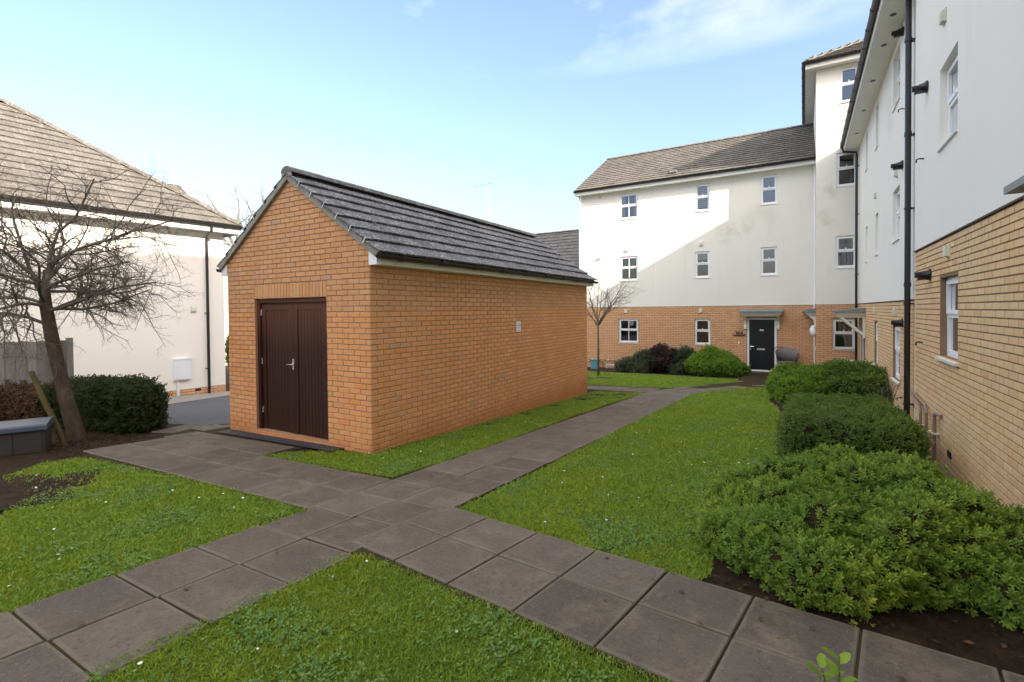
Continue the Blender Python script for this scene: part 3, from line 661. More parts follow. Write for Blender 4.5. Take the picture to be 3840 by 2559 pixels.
# ------------------------------------------------------------------ apartment wings
ZB = 2.035
def canopy(parent, F, u0, u1, zt, proj=.55, brk=.09, bdrop=.50, strut=False):
    b = MB(); b.prism(F, [(0, zt+.10), (proj+.05, zt+.005), (proj+.05, zt-.045), (0, zt-.045)], u0-.11, u1+.11)
    cn = obj('canopy', b, M['lead'], parent); m_ = MB(); zz = zt-.045
    for (i, dz) in enumerate((.065, .045, .045)):
        m_.box(F, u0-.05+.04*i, u1+.05-.04*i, zz-dz, zz, 0, proj-.035-.045*i); zz -= dz
    obj('moulding', m_, M['cream'], cn)
    for ue in (u0+.03, u1-.03-brk):
        k_ = MB()
        if strut:
            k_.box(F, ue, ue+brk, zz-bdrop, zz, 0, .07)
            k_.prism(F, [(.05, zz-bdrop+.06), (.05, zz-bdrop+.16), (proj*.72, zz-.005), (proj*.86, zz-.005)], ue+.005, ue+brk-.005)
        else:
            pts = [(0, zz), (proj*.55, zz), (proj*.53, zz-.05)] + [(.05+(proj*.53-.05)*(1-math.sin(a_)), zz-.05-(bdrop-.17)*(1-math.cos(a_))) for a_ in np.linspace(.25, 1.5, 7)] + [(.075, zz-bdrop+.08), (.075, zz-bdrop), (0, zz-bdrop)]
            k_.prism(F, pts, ue, ue+brk)
        obj('bracket', k_, M['cream'], cn)
    return cn
def eave_band(parent, F, u0, u1, zs, over, fh=.19):
    b = MB(); b.box(F, u0, u1, zs-.012, zs, .0, over); obj('soffit', b, M['fascia'], parent)
    b = MB(); b.box(F, u0, u1, zs-.03, zs+fh-.03, over, over+.022); return obj('fascia', b, M['fascia'], parent)

# ---- back wing
YB = 21.4; XL = -8.90; XT = .40; ZS = 7.19
back = thing('apartment_wing', ((XL+XT)/2, YB, g1(-4, YB)), 'three storey cream rendered wing with brick ground floor facing down the lawn', 'building')
FB = Frame((XL, YB, 0), (1, 0, 0), (0, 0, 1)); X = lambda x: x-XL
BW = []
for (xa, xb, st) in ((-7.13, -6.24, 'four'), (-3.88, -3.27, 'two')):
    BW.append((X(xa), X(xb), .44, 1.50, st, 'upvc'))
for (zl, zh) in ((3.20, 4.27), (5.93, 7.03)):
    for (xa, xb, st) in ((-7.06, -6.24, 'four'), (-3.85, -3.28, 'two'), (-1.42, -.855, 'two')): BW.append((X(xa), X(xb), zl, zh, st, 'render'))
DB = (X(-1.91), X(-.875), -.56, 1.545)
low = [b[:4] for b in BW if b[3] < 2]+[DB]
bw = obj('ground_floor_wall', wall_mesh(FB, 0, XT-XL, -1.2, ZB, low), M['mortar_buff'], back)
FBr = Frame((XL, YB-.012, 0), (1, 0, 0), (0, 0, 1))
bu = obj('rendered_wall', wall_mesh(FBr, 0, XT-XL, ZB+.004, ZS+.05, [b[:4] for b in BW if b[3] > 2]), M['render'], back)
bead = MB(); bead.box(FB, 0, XT-XL, ZB-.012, ZB+.004, 0, .024); obj('bell_bead', bead, M['cream'], back)
for xj in (-5.46, .0): 
    if xj: jb = MB(); jb.box(FBr, X(xj)-.01, X(xj)+.01, ZB+.01, ZS, 0, .003); obj('movement_joint', jb, M['upvc'], back)
lay_bricks(bw, [(FB, bricks(FB, 0, XT-XL, ZB-.016-int((ZB+1.1)/PH)*PH, int((ZB+1.1)/PH), low))], M['brick_back'], 300, .006)
for i, b in enumerate(BW): window(back, FB if b[3] < 2 else FBr, *b[:4], b[4], .06, b[5], blind=(0, 0, 0, 1, 0, 2, 3, 0)[i] if i < 8 else 0)
eave_band(back, FB, -.2, XT-XL, ZS, .30)
gutter(back, (XL-.22, YB-.38, ZS+.165), (XT, YB-.38, ZS+.165), (0, -1, 0), .056, 10)
RP = math.radians(30); Fr = Frame((XL-.2, YB-.40, ZS+.17), (1, 0, 0), (0, math.cos(RP), math.sin(RP))); BVL = 4.52/math.cos(RP); BUL = XT-XL+.2
dk = MB(); dk.box(Fr, 0, BUL, 0, BVL, -.08, -.012); RZ = Fr.p(0, BVL)[2]; RY = Fr.p(0, BVL)[1]
dk.add([(XL-.2, RY, RZ), (XT, RY, RZ), (XT, RY+4.5, RZ-2.6), (XL-.2, RY+4.5, RZ-2.6)], [(0, 1, 2, 3)])
broof = obj('roof', dk, M['tile_brown'], back); stuff_tiles(broof, Fr, tiles(Fr, BUL, BVL, .325, .30), M['tile_brown'], (.045, .010)); ridge_run(broof, (XL-.2, RY, RZ+.03), (XT, RY, RZ+.03), .12, .45)
gw = MB(); gw.add([(XL, YB, -1.2), (XL, YB, ZS+.05), (XL, RY, RZ-.15), (XL, RY+4.3, ZS+.05), (XL, RY+4.3, -1.2)], [(0, 1, 2, 3, 4)]); obj('gable_wall', gw, M['render'], back)
rv = MB(); rv.box(Fr, 4.2, 4.5, .5, .75, .03, .10); obj('roof_vent', rv, M['tile_dark'], broof)
for (x_, z_) in ((-6.795, 1.83), (-3.644, 1.83), (-6.72, 4.55), (-3.607, 4.585)): vent(back, FB if z_ < 2 else FBr, X(x_), z_)
for (x_, z_) in ((-8.0, 7.03), (-7.99, 4.27)):
    b = MB(); O = V3(x_, YB-.012, z_); b.tube([O, O+V3(0, -.03, 0)], .085, 14); b.tube([O, O+V3(0, -.09, 0)], .055, 14); obj('flue', b, M['sill'], back)
downpipe(back, FB, -.03, -.9, ZS+.05, 'fascia', .10, .045, brackets=(1.0, 3.0, 5.0))
downpipe(back, FB, X(.36), -.6, ZS+.10, 'upvc', .05, .030, brackets=(.5, 2.6, 4.6, 6.2))
# door
dfm = MB()
for q in ((DB[0], DB[0]+.075, DB[2], DB[3]), (DB[1]-.075, DB[1], DB[2], DB[3]), (DB[0]+.075, DB[1]-.075, DB[3]-.075, DB[3]), (DB[0]+.075, DB[1]-.075, DB[2], DB[2]+.055)): dfm.box(FB, *q, -.10, -.02)
bd = obj('door', dfm, M['upvc'], back); a, b_, z0, z1 = DB[0]+.08, DB[1]-.08, DB[2]+.06, DB[3]-.08
lf = MB(); lf.box(FB, a, b_, z0, z1, -.09, -.055); leaf = obj('door_leaf', lf, M['door_black'], bd)
pn = MB(); wq = (b_-a)
for (p, q, r_, s_) in ((.14, .46, .10, .40), (.54, .86, .10, .40), (.14, .46, .52, .80), (.54, .86, .52, .80)):
    pn.box(FB, a+wq*p, a+wq*q, z0+(z1-z0)*r_, z0+(z1-z0)*s_, -.055, -.048)
obj('door_panel', pn, M['door_black'], leaf)
lt = MB(); lt.box(FB, a+wq*.31, a+wq*.64, .27, .345, -.055, -.042); obj('letter_plate', lt, M['steel'], leaf)
lt = MB(); lt.box(FB, a+wq*.42, a+wq*.58, 1.02, 1.09, -.055, -.046); obj('number_plate', lt, M['steel'], leaf)
lt = MB(); lt.tube([FB.p(a+.05, .41, -.05), FB.p(a+.05, .41, .0), FB.p(a+.17, .405, .0)], .013, 6); lt.box(FB, a+.035, a+.065, .27, .46, -.055, -.048); obj('door_handle', lt, M['steel'], leaf)
canopy(back, FB, X(-2.04), X(-.75), 1.80, .50)
# house number ornament: scroll bar with the figures 366
nm = MB(); u0_, zz0 = X(-2.40), .83
nm.box(FB, u0_, u0_+.40, zz0-.02, zz0+.005, .012, .03)
for e in (u0_-.01, u0_+.41): nm.tube([FB.p(e+.03*math.cos(t_), zz0+.02+.03*math.sin(t_), .02) for t_ in np.linspace(-1.5, 3.8, 10)], .009, 5)
def digit(u, z_, pts, h_=.17, w_=.085): nm.tube([FB.p(u+x_*w_, z_+y_*h_, .02) for x_, y_ in pts], .013, 5)
three = [(0, .9), (.5, 1), (1, .8), (.45, .55), (1, .3), (.5, 0), (0, .12)]; six = [(.95, .95), (.45, .9), (.05, .45), (.1, .1), (.5, 0), (.95, .2), (.85, .48), (.45, .55), (.1, .35)]
digit(u0_+.055, zz0+.01, three); digit(u0_+.16, zz0+.01, six); digit(u0_+.265, zz0+.01, six); obj('house_number', nm, M['number'], back)
lt = MB(); lt.box(FB, X(-2.22), X(-2.18), .50, .60, 0, .025); obj('doorbell', lt, M['upvc'], back)
# pipes and drain by the wall foot
for (xa, xb, z_, zd) in ((-8.8, -7.10, -.37, -.72), (-8.8, -7.85, -.44, -.8), (-6.86, -6.2, -.47, -.85)):
    if xb < -6.5: pts = [(xa, YB-.05, z_), (xb-.08, YB-.05, z_), (xb, YB-.05, z_-.06), (xb, YB-.05, zd)]
    else: pts = [(xb, YB-.05, z_), (xa+.08, YB-.05, z_), (xa, YB-.05, z_-.06), (xa, YB-.05, zd)]
    b = MB(); b.tube(pts, .016, 6); wp = obj('waste_pipe', b, M['copper'], back)
    for t_ in (.25, .7): k_ = MB(); k_.box(Frame((xa+(xb-xa)*t_, YB, z_), (1, 0, 0), (0, 0, 1)), -.02, .02, -.03, .03, 0, .075); obj('clip', k_, M['upvc'], wp)
gr = thing('drain_grate', (-7.38, YB-.22, g1(-7.38, YB-.22)), 'tilted pale mesh drain cover lying against the brick wall foot', 'drain cover')
Fgr = Frame((-7.63, YB-.30, -.80), (1, 0, 0), (0, .35, .94)); gb = MB()
for q in ((0, .5, 0, .03), (0, .5, .22, .25), (0, .03, .03, .22), (.47, .5, .03, .22)): gb.box(Fgr, *q, 0, .03)
obj('frame', gb, M['sill'], gr)
for i in range(9): gb = MB(); gb.box(Fgr, .05+i*.048, .072+i*.048, .03, .22, .005, .02); obj('bar', gb, M['pave'], gr)
tb = thing('plastic_bin', (-8.07, 20.9, g1(-8.07, 20.9)), 'small teal plastic tub standing on grass by the far brick wall', 'bin')
b = MB(); zb_ = g1(-8.07, 20.9); Ft = Frame((-8.07, 20.9, zb_), (1, 0, 0), (0, 0, 1))
b.prism(Ft, [(-.12, .36), (.12, .36), (.15, -.02), (-.15, -.02)], -.15, .15); obj('body', b, M['teal'], tb); b = MB(); b.box(Ft, -.165, .165, .36, .39, -.14, .14); obj('rim', b, M['teal'], tb)

# ---- corner tower
YT = 20.4; XTR = 7.0; ZT = 10.24; YTB = 27.2
tower = thing('apartment_tower', (3.5, YT+3, g1(1, YT)), 'tall four storey cream rendered corner block with hipped tiled roof', 'building')
FT = Frame((XT, YT, 0), (1, 0, 0), (0, 0, 1)); TWN = [(.885, 1.53, .47, 1.52), (.965, 1.555, 3.29, 4.38), (.985, 1.57, 6.09, 7.24), (1.065, 1.61, 8.95, 10.12)]
TWN = [(a-XT, b_-XT, c_, d) for a, b_, c_, d in TWN]
tw_ = wall_mesh(FT, 0, XTR-XT, -1.2, ZB, TWN[:1]); tl = obj('ground_floor_wall', tw_, M['mortar_buff'], tower)
FTr = Frame((XT-.012, YT-.012, 0), (1, 0, 0), (0, 0, 1)); TW2 = [(a+.012, b_+.012, c_, d) for a, b_, c_, d in TWN]
obj('rendered_wall', wall_mesh(FTr, 0, XTR-XT+.012, ZB+.004, ZT+.05, TW2[1:]), M['render'], tower)
FTl = Frame((XT, YTB, 0), (0, -1, 0), (0, 0, 1)); FTlr = Frame((XT-.012, YTB, 0), (0, -1, 0), (0, 0, 1))
DT = (YTB-21.32, YTB-20.55, -.56, 1.5)
wl_ = wall_mesh(FTl, YTB-YB-.3, YTB-YT, -1.2, ZB); wl_.v, wl_.f; tl2 = obj('side_brick_wall', wl_, M['mortar_buff'], tower)
obj('side_rendered_wall', wall_mesh(FTlr, 0, YTB-YT+.012, ZB+.004, ZT+.05), M['render'], tower)
bead = MB(); bead.box(FT, -.02, XTR-XT, ZB-.012, ZB+.004, 0, .024); obj('bell_bead', bead, M['cream'], tower)
V0t = ZB-.016-int((ZB+1.1)/PH)*PH
lay_bricks(tl, [(FT, bricks(FT, 0, 1.24, V0t, int((ZB+1.1)/PH), TWN[:1]))], M['brick_back'], 120, .006)
stuff_bricks(tl2, FTl, bricks(FTl, YTB-YB, YTB-YT, V0t, int((ZB+1.1)/PH)), M['brick_back'], .006)
for i, b in enumerate(TWN): window(tower, FT if i == 0 else FTr, *(b if i == 0 else TW2[i]), 'two', .06, 'upvc' if i == 0 else 'render', blind=(0, 2, 0, 0)[i])
eave_band(tower, FT, -.32, XTR-XT, ZT, .32); b = MB(); b.box(FTl, 0, YTB-YT-.004, ZT-.012, ZT, 0, .32); obj('soffit', b, M['fascia'], tower); b = MB(); b.box(FTl, 0, YTB-YT+.34, ZT-.03, ZT+.16, .32, .342); obj('fascia', b, M['fascia'], tower)
gutter(tower, (XT-.42, YT-.40, ZT+.165), (XTR, YT-.40, ZT+.165), (0, -1, 0), .056, 9); gutter(tower, (XT-.40, YT-.44, ZT+.165), (XT-.40, YTB, ZT+.165), (-1, 0, 0), .056, 9)
TP = math.radians(30); x0, y0, x1, y1 = XT-.42, YT-.42, XTR+.42, YTB+.42; zt0 = ZT+.17; hw = (x1-x0)/2
apx = [(x0+hw, y0+hw, zt0+hw*math.tan(TP)), (x0+hw, max(y1-hw, y0+hw+.01), zt0+hw*math.tan(TP))]
b = MB(); b.add([(x0, y0, zt0), (x1, y0, zt0), (x1, y1, zt0), (x0, y1, zt0), apx[0], apx[1]], [(0, 1, 4), (1, 2, 5, 4), (2, 3, 5), (3, 0, 4, 5)]); troof = obj('roof', b, M['tile_brown'], tower)
Ff = Frame((x0, y0, zt0), (1, 0, 0), (0, math.cos(TP), math.sin(TP))); tvl = hw/math.cos(TP); tul = x1-x0
stuff_tiles(troof, Ff, tiles(Ff, tul, tvl, .325, .30, lambda v: (v*math.cos(TP), tul-v*math.cos(TP))), M['tile_brown'], (.055, .015))
Fl2 = Frame((x0, y1, zt0), (0, -1, 0), (math.cos(TP), 0, math.sin(TP))); tl_ = y1-y0
stuff_tiles(troof, Fl2, tiles(Fl2, tl_, tvl, .325, .30, lambda v: (v*math.cos(TP), tl_-v*math.cos(TP))), M['tile_brown'], (.055, .015))
ridge_run(troof, (x0+.1, y0+.1, zt0+.09), (apx[0][0], apx[0][1], apx[0][2]+.03), .11, .42, 'tile_brown', name='hip_tile')
# canopy, lamp and bell beside the side door of the tower
FTc = Frame((XT, YT+.92, 0), (0, -1, 0), (0, 0, 1)); canopy(tower, FTc, .06, .80, 1.80, .36, .09, .40)
lb = MB()
for k in range(7):
    pass
O = V3(XT, YT+.28, 1.08); lb.tube([O+V3(-.0, 0, .17), O+V3(-.05, 0, .15), O+V3(-.075, 0, .07), O+V3(-.08, 0, 0), O+V3(-.075, 0, -.07), O+V3(-.05, 0, -.15), O+V3(0, 0, -.17)], [.02, .09, .12, .125, .12, .09, .02], 12); obj('wall_lamp', lb, M['upvc'], tower, smooth=True)
lb = MB(); lb.box(FTl, YTB-YT-.32, YTB-YT-.22, .40, .52, 0, .07); obj('meter_cover', lb, M['sill'], tower)

lv = MB(); lv.box(FT, .50, 1.16, -.42, .12, 0, .03); lvp = obj('louvre_panel', lv, M['cream'], tower)
for i in range(5): lv = MB(); lv.prism(FT, [(.03, -.38+i*.10), (.06, -.36+i*.10), (.06, -.30+i*.10), (.03, -.29+i*.10)], .53, 1.13); obj('slat', lv, M['cream'], lvp)
# ---- far right wing
XR2 = 1.61; YN = 10.05
far = thing('apartment_wing', (XR2+5, 15, g1(1.6, 15)), 'cream rendered wing over buff brick, running along the lawn towards the corner tower', 'building')
FF = Frame((XR2, YT, 0), (0, -1, 0), (0, 0, 1)); Yf = lambda y_: YT-y_
FW = []
for (ya, yb_) in ((11.98, 12.83), (15.13, 15.68), (17.5, 17.98)):
    for (zl, zh) in ((3.25, 4.28), (5.95, 7.0)): FW.append((Yf(yb_), Yf(ya), zl, zh))
FGW = [(Yf(12.82), Yf(11.98), .46, 1.53), (Yf(15.88), Yf(15.25), .46, 1.53)]; DF = (Yf(19.2), Yf(18.15), -.5, 1.55)
fw_ = obj('ground_floor_wall', wall_mesh(FF, 0, Yf(YN), -1.2, ZB, FGW+[DF], .13), M['mortar_buff'], far)
FFr = Frame((XR2-.012, YT, 0), (0, -1, 0), (0, 0, 1))
obj('rendered_wall', wall_mesh(FFr, 0, Yf(YN), ZB+.004, ZS+.05, FW, .14), M['render'], far)
bead = MB(); bead.box(FF, 0, Yf(YN), ZB-.012, ZB+.004, 0, .022); obj('bell_bead', bead, M['number'], far)
lay_bricks(fw_, [(FF, bricks(FF, 0, Yf(YN), V0t, int((ZB+1.1)/PH), FGW+[DF]))], M['brick_buff'], 300, .006)
for i, b in enumerate(FW): window(far, FFr, *b, 'two', .075, 'render', blind=1 if i in (1, 4) else 0)
for b in FGW: window(far, FF, *b, 'two', .045, 'stone')
dd = MB(); dd.box(FF, DF[0], DF[0]+.07, DF[2], DF[3], -.10, -.02); dd.box(FF, DF[1]-.07, DF[1], DF[2], DF[3], -.10, -.02); dd.box(FF, DF[0]+.07, DF[1]-.07, DF[3]-.07, DF[3], -.10, -.02); dfo = obj('door', dd, M['upvc'], far); dd = MB(); dd.box(FF, DF[0]+.075, DF[1]-.075, DF[2], DF[3]-.075, -.09, -.05); obj('door_leaf', dd, M['door_black'], dfo)
canopy(far, FF, DF[0]-.10, DF[1]+.10, 1.80, .75, .08, .62, True)
eave_band(far, FF, .0, Yf(YN), ZS, .42)
sv = MB()
for y_ in (11.2, 12.4, 14.2, 16.2, 18.2):
    b = MB(); b.tube([(XR2-.22, y_, ZS-.02), (XR2-.22, y_, ZS)], .05, 12); obj('soffit_vent', b, M['black'], far)
gutter(far, (XR2-.50, YT-.42, ZS+.165), (XR2-.50, YN, ZS+.165), (-1, 0, 0), .058, 13)
RX, RZf = 6.6, 10.19
b = MB(); xe = XR2-.50; ze = ZS+.17
b.add([(xe, YN-.02, ze), (xe, YT+.5, ze), (RX, YT+.5, RZf), (RX, YN-.02, RZf), (2*RX-xe, YN, ze), (2*RX-xe, YT+.5, ze)], [(0, 3, 2, 1), (3, 4, 5, 2)]); froof = obj('roof', b, M['tile_brown'], far)
fa = math.atan2(RZf-ze, RX-xe); Ffr = Frame((xe, YT+.4, ze), (0, -1, 0), (math.cos(fa), 0, math.sin(fa))); stuff_tiles(froof, Ffr, tiles(Ffr, YT+.4-YN, 1.4, .325, .30), M['tile_brown'], (.045, .010))
b = MB(); b.box(Frame((2*RX-XR2, YN, 0), (0, 1, 0), (0, 0, 1)), 0, YT-YN, -1.2, ZS, -.2, 0); obj('rear_wall', b, M['render'], far)
for (y_, z_) in ((11.95, 7.02), (11.97, 4.56), (11.96, 1.615)): flue(far, FF if z_ < 2 else FFr, Yf(y_-.33), z_)
for (y_, z_) in ((12.15, 4.55), (15.4, 4.75), (15.6, 1.83), (12.3, 1.83)): vent(far, FF if z_ < 2 else FFr, Yf(y_+.1), z_, .13, .16)
for (y_, z_) in ((11.5, 5.55), (11.6, .20)): hook(far, FF if z_ < 2 else FFr, Yf(y_), z_)
downpipe(far, FF, Yf(19.98), -.75, ZS-.20, 'black', .085, .038, brackets=(1.2, 3.0, 5.0, 6.6), extra=[(XR2-.085, 19.98, ZS-.22), (XR2-.10, 19.98, ZS-.12), (XR2-.46, 19.92, ZS-.06), (XR2-.50, 19.90, ZS+.12)])
downpipe(far, FF, Yf(10.55), -.55, 9.5, 'black', .095, .044, brackets=(.25, 1.95, 3.55, 4.78, 6.35), joints=(2.25, 4.78, 6.35))

# ---- near right wing
XR = 1.55; ZBN = 2.796; YS = -17  # unseen rear length and upper storey shaped to shade the left house
near = thing('apartment_wing', (XR+6, -6, g1(1.55, 0)), 'taller cream rendered wing with sand coloured brick base beside the big green shrub', 'building')
FN = Frame((XR, YN, 0), (0, -1, 0), (0, 0, 1)); Yn = lambda y_: YN-y_; LN = YN-YS; FNr = Frame((XR-.014, YN, 0), (0, -1, 0), (0, 0, 1))
NW = []; NG = [(Yn(8.42), Yn(7.53), 1.27, 2.285)]
for (ya, yb_) in ((7.56, 8.43), (1.2, 2.1), (-3.2, -2.3)):
    for (zl, zh) in ((3.965, 4.985), (6.70, 7.75), (9.4, 10.4)): NW.append((Yn(yb_), Yn(ya), zl, zh))
DN = (Yn(4.42), Yn(3.42), .15, 2.2)
nw_ = obj('ground_floor_wall', wall_mesh(FN, 0, LN, -1.2, ZBN, NG+[DN], .14), M['mortar_buff'], near)
obj('rendered_wall', wall_mesh(FNr, 0, LN, ZBN+.004, 10.7, NW, .155), M['render'], near)
bead = MB(); bead.box(FN, 0, LN, ZBN-.014, ZBN+.004, 0, .026); obj('bell_bead', bead, M['number'], near)
ncn = int((ZBN+1.1)/PH); V0n = ZBN-.018-ncn*PH
lay_bricks(nw_, [(FN, bricks(FN, 0, Yn(1.5), V0n, ncn, NG+[DN]))], M['brick_buff'], 300, .007)
FNe = Frame((13.5, YN, 0), (-1, 0, 0), (0, 0, 1)); b = MB(); b.add([(XR-.014, YN, -1.2), (XR-.014, YN, 10.7), (8, YN, 15.2), (14.45, YN, 10.7), (14.45, YN, -1.2)], [(0, 1, 2, 3, 4)]); obj('end_wall', b, M['render'], near)
window(near, FN, *NG[0], 'two', .07, 'stone', blind=1)
for i, b in enumerate(NW): window(near, FNr, *b, 'two', .085, 'render', blind=3 if i == 0 else (2 if i == 1 else 0))
dd = MB(); dd.box(FN, DN[0], DN[0]+.07, DN[2], DN[3], -.10, -.02); dd.box(FN, DN[1]-.07, DN[1], DN[2], DN[3], -.10, -.02); dd.box(FN, DN[0]+.07, DN[1]-.07, DN[3]-.07, DN[3], -.10, -.02); dno = obj('door', dd, M['upvc'], near); dd = MB(); dd.box(FN, DN[0]+.075, DN[1]-.075, DN[2], DN[3]-.075, -.09, -.05); obj('door_leaf', dd, M['door_black'], dno)
canopy(near, FNr, DN[0]-.12, DN[1]+.15, 2.72, .30, .09, .40)
eave_band(near, FN, .0, LN, 10.67, .42); gutter(near, (XR-.5, YN, 10.84), (XR-.5, YS, 10.84), (-1, 0, 0), .058, 20)
b = MB(); b.add([(XR-.5, YS, 10.84), (XR-.5, YN+.05, 10.84), (8, YN+.05, 15.3), (8, YS, 15.3), (14.95, YN+.05, 10.84), (14.95, YS, 10.84)], [(0, 1, 2, 3), (3, 2, 4, 5)]); obj('roof', b, M['tile_brown'], near)
b = MB(); b.box(Frame((14.45, YS, 0), (0, 1, 0), (0, 0, 1)), 0, LN, -1.2, 10.7, -.2, 0); obj('rear_wall', b, M['render'], near)
b = MB(); b.add([(XR, YS, -1.2), (14.45, YS, -1.2), (14.45, YS, 10.7), (8, YS, 15.2), (XR, YS, 10.7)], [(0, 1, 2, 3, 4)]); obj('end_wall', b, M['render'], near)
for (y_, z_) in ((9.42, 5.075), (9.22, 2.365)): flue(near, FN if z_ < 2.8 else FNr, Yn(y_-.24), z_)
for (y_, z_) in ((8.16, 5.56), (7.96, 2.60)): vent(near, FN if z_ < 2.8 else FNr, Yn(y_), z_)
for (y_, z_) in ((9.40, 4.10), (9.45, 1.375)): hook(near, FN if z_ < 2.8 else FNr, Yn(y_), z_)
vb = MB(); vb.box(FN, Yn(7.95), Yn(7.78), .06, .14, .004, .014); obj('air_brick', vb, M['print'], near)
for (ya, yb_, zt_) in ((9.62, 9.30, .42), (9.55, 8.90, .47)):
    b = MB(); b.tube([(XR-.055, 10.0, zt_+.10), (XR-.055, yb_+.08, zt_+.03), (XR-.055, yb_, zt_-.05), (XR-.055, yb_, -.42)], .017, 8); wp = obj('waste_pipe', b, M['copper'], near)
    for t_ in (.15, -.2): k_ = MB(); k_.box(FN, Yn(yb_)-.035, Yn(yb_)+.035, t_, t_+.02, 0, .08); obj('clip', k_, M['sill'], wp)
b = MB(); b.tube([(XR-.02, 8.22, .50), (XR-.055, 8.30, .51), (XR-.055, 8.40, .50), (XR-.055, 8.41, .42), (XR-.055, 8.41, -.42)], .021, 8); wp = obj('waste_pipe', b, M['copper'], near)
for t_ in (.22, -.28): k_ = MB(); k_.box(FN, Yn(8.41)-.04, Yn(8.41)+.04, t_, t_+.022, 0, .085); obj('clip', k_, M['sill'], wp)
k_ = MB(); k_.tube([(XR-.055, 8.38, .13), (XR-.09, 8.30, .10), (XR-.10, 8.25, .09)], .009, 5); obj('tap', k_, M['steel'], wp)
gl_ = thing('gully_surround', (1.30, 8.95, g1(1.30, 8.95)), 'red quarry tiles around a grey gully at the foot of the pipes', 'drain')
Fq = Frame((0, 0, -.335), (1, 0, 0), (0, 1, 0))
for (a, b_, c_, d) in ((1.03, 1.27, 8.45, 8.68), (1.28, 1.52, 8.45, 8.68), (1.03, 1.27, 8.69, 8.92), (1.28, 1.52, 8.69, 8.92)): b = MB(); b.box(Fq, a, b_, c_, d, 0, .045); obj('quarry_tile', b, M['red_quarry'], gl_)
b = MB(); b.box(Fq, 1.05, 1.52, 8.94, 9.5, 0, .04); obj('gully_slab', b, M['pave'], gl_)

# ------------------------------------------------------------------ house on the left
TH = .0794; LX = -14.962
house = thing('house', (LX-3.5, 4, g1(-15, 4)), 'cream rendered house with hipped tan tiled roof behind the bare tree', 'house')
hu = (math.sin(TH), math.cos(TH), 0); hn = (math.cos(TH), -math.sin(TH), 0)
FH = Frame((LX, 0, 0), hu, (0, 0, 1)); HZ = 4.20; HL0, HL1 = -9.0, 7.95
obj('wall', wall_mesh(FH, HL0, HL1, -.28+.13, HZ+.05), M['render'], house)
b = MB(); b.box(FH, HL0, HL1-.005, -1.0, -.145, -.05, -.004); hp = obj('brick_plinth', b, M['mortar_buff'], house)
stuff_bricks(hp, FH, bricks(FH, 2.0, HL1, -.60, 6), M['brick_back'], .004)
Fhe = Frame(FH.p(HL1, 0, 0), (-hn[0], -hn[1], 0), (0, 0, 1)); obj('end_wall', wall_mesh(Fhe, 0, 8.2, -1, HZ+.05), M['render'], house)
OV = .33; b = MB(); b.box(FH, HL0, HL1+OV, HZ-.015, HZ, 0, OV); obj('soffit', b, M['fascia'], house); b = MB(); b.box(FH, HL0, HL1+OV, HZ-.03, HZ+.17, OV, OV+.02); obj('fascia', b, M['fascia'], house)
b = MB(); b.box(Fhe, -OV, 8.2, HZ-.03, HZ+.17, OV, OV+.02); obj('fascia', b, M['fascia'], house)
gutter(house, FH.p(HL0, HZ+.16, OV+.075), FH.p(HL1+OV+.1, HZ+.16, OV+.075), hn, .056, 16)
HP = math.radians(37.5); hz0 = HZ+.18; Fhr = Frame(FH.p(HL0, hz0, OV+.06), hu, tuple(np.array((-hn[0], -hn[1], 0))*math.cos(HP)+np.array((0, 0, math.sin(HP))))); HU = HL1+OV+.08-HL0; HD = 4.15; HV = HD/math.cos(HP)
P = [FH.p(HL0, hz0, OV+.06), FH.p(HL0+HU, hz0, OV+.06), FH.p(HL0+HU-HD, hz0+HD*math.tan(HP), OV+.06-HD), FH.p(HL0, hz0+HD*math.tan(HP), OV+.06-HD), FH.p(HL0+HU, hz0, OV+.06-2*HD), FH.p(HL0, hz0, OV+.06-2*HD)]
b = MB(); b.add(P, [(0, 1, 2, 3), (1, 4, 2), (3, 2, 4, 5)]); hroof = obj('roof', b, M['tile_brown'], house)
stuff_tiles(hroof, Fhr, [r for r in tiles(Fhr, HU, HV, .335, .30, lambda v: (0, HU-v*math.cos(HP))) if r[1] > 10], M['tile_brown'], (.055, .015))
ridge_run(hroof, V3(*P[1])+V3(0, 0, .06)-.1*V3(*hu), V3(*P[2])+V3(0, 0, .05), .115, .42, 'tile_brown', name='hip_tile'); ridge_run(hroof, V3(*P[2])+V3(0, 0, .05), V3(*P[3])+V3(0, 0, .05), .115, .45, 'tile_brown')
b = MB(); b.box(FH, 6.62, 7.02, .13, .69, 0, .10); mbx = obj('meter_box', b, M['meter'], house)
b = MB(); b.box(FH, 6.60, 7.04, .665, .70, .10, .115); b.box(FH, 6.65, 6.99, .16, .65, .10, .108); obj('meter_door', b, M['meter'], mbx)
b = MB(); b.box(FH, 6.70, 6.75, -.42, .13, .01, .06); obj('cable_duct', b, M['meter'], mbx)
vent(house, FH, 7.14, 2.03, .14, .17)
downpipe(house, FH, 7.48, -.42, HZ-.25, 'black', .075, .036, brackets=(.35, 1.9), extra=[FH.p(7.48, HZ-.27, .075), FH.p(7.48, HZ-.17, .09), FH.p(7.48, HZ-.05, OV+.05), FH.p(7.48, HZ+.12, OV+.075)])
b = MB(); b.box(FH, 6.2+.95, 7.30, -.24, -.17, -.003, .006); obj('air_brick', b, M['print'], house)
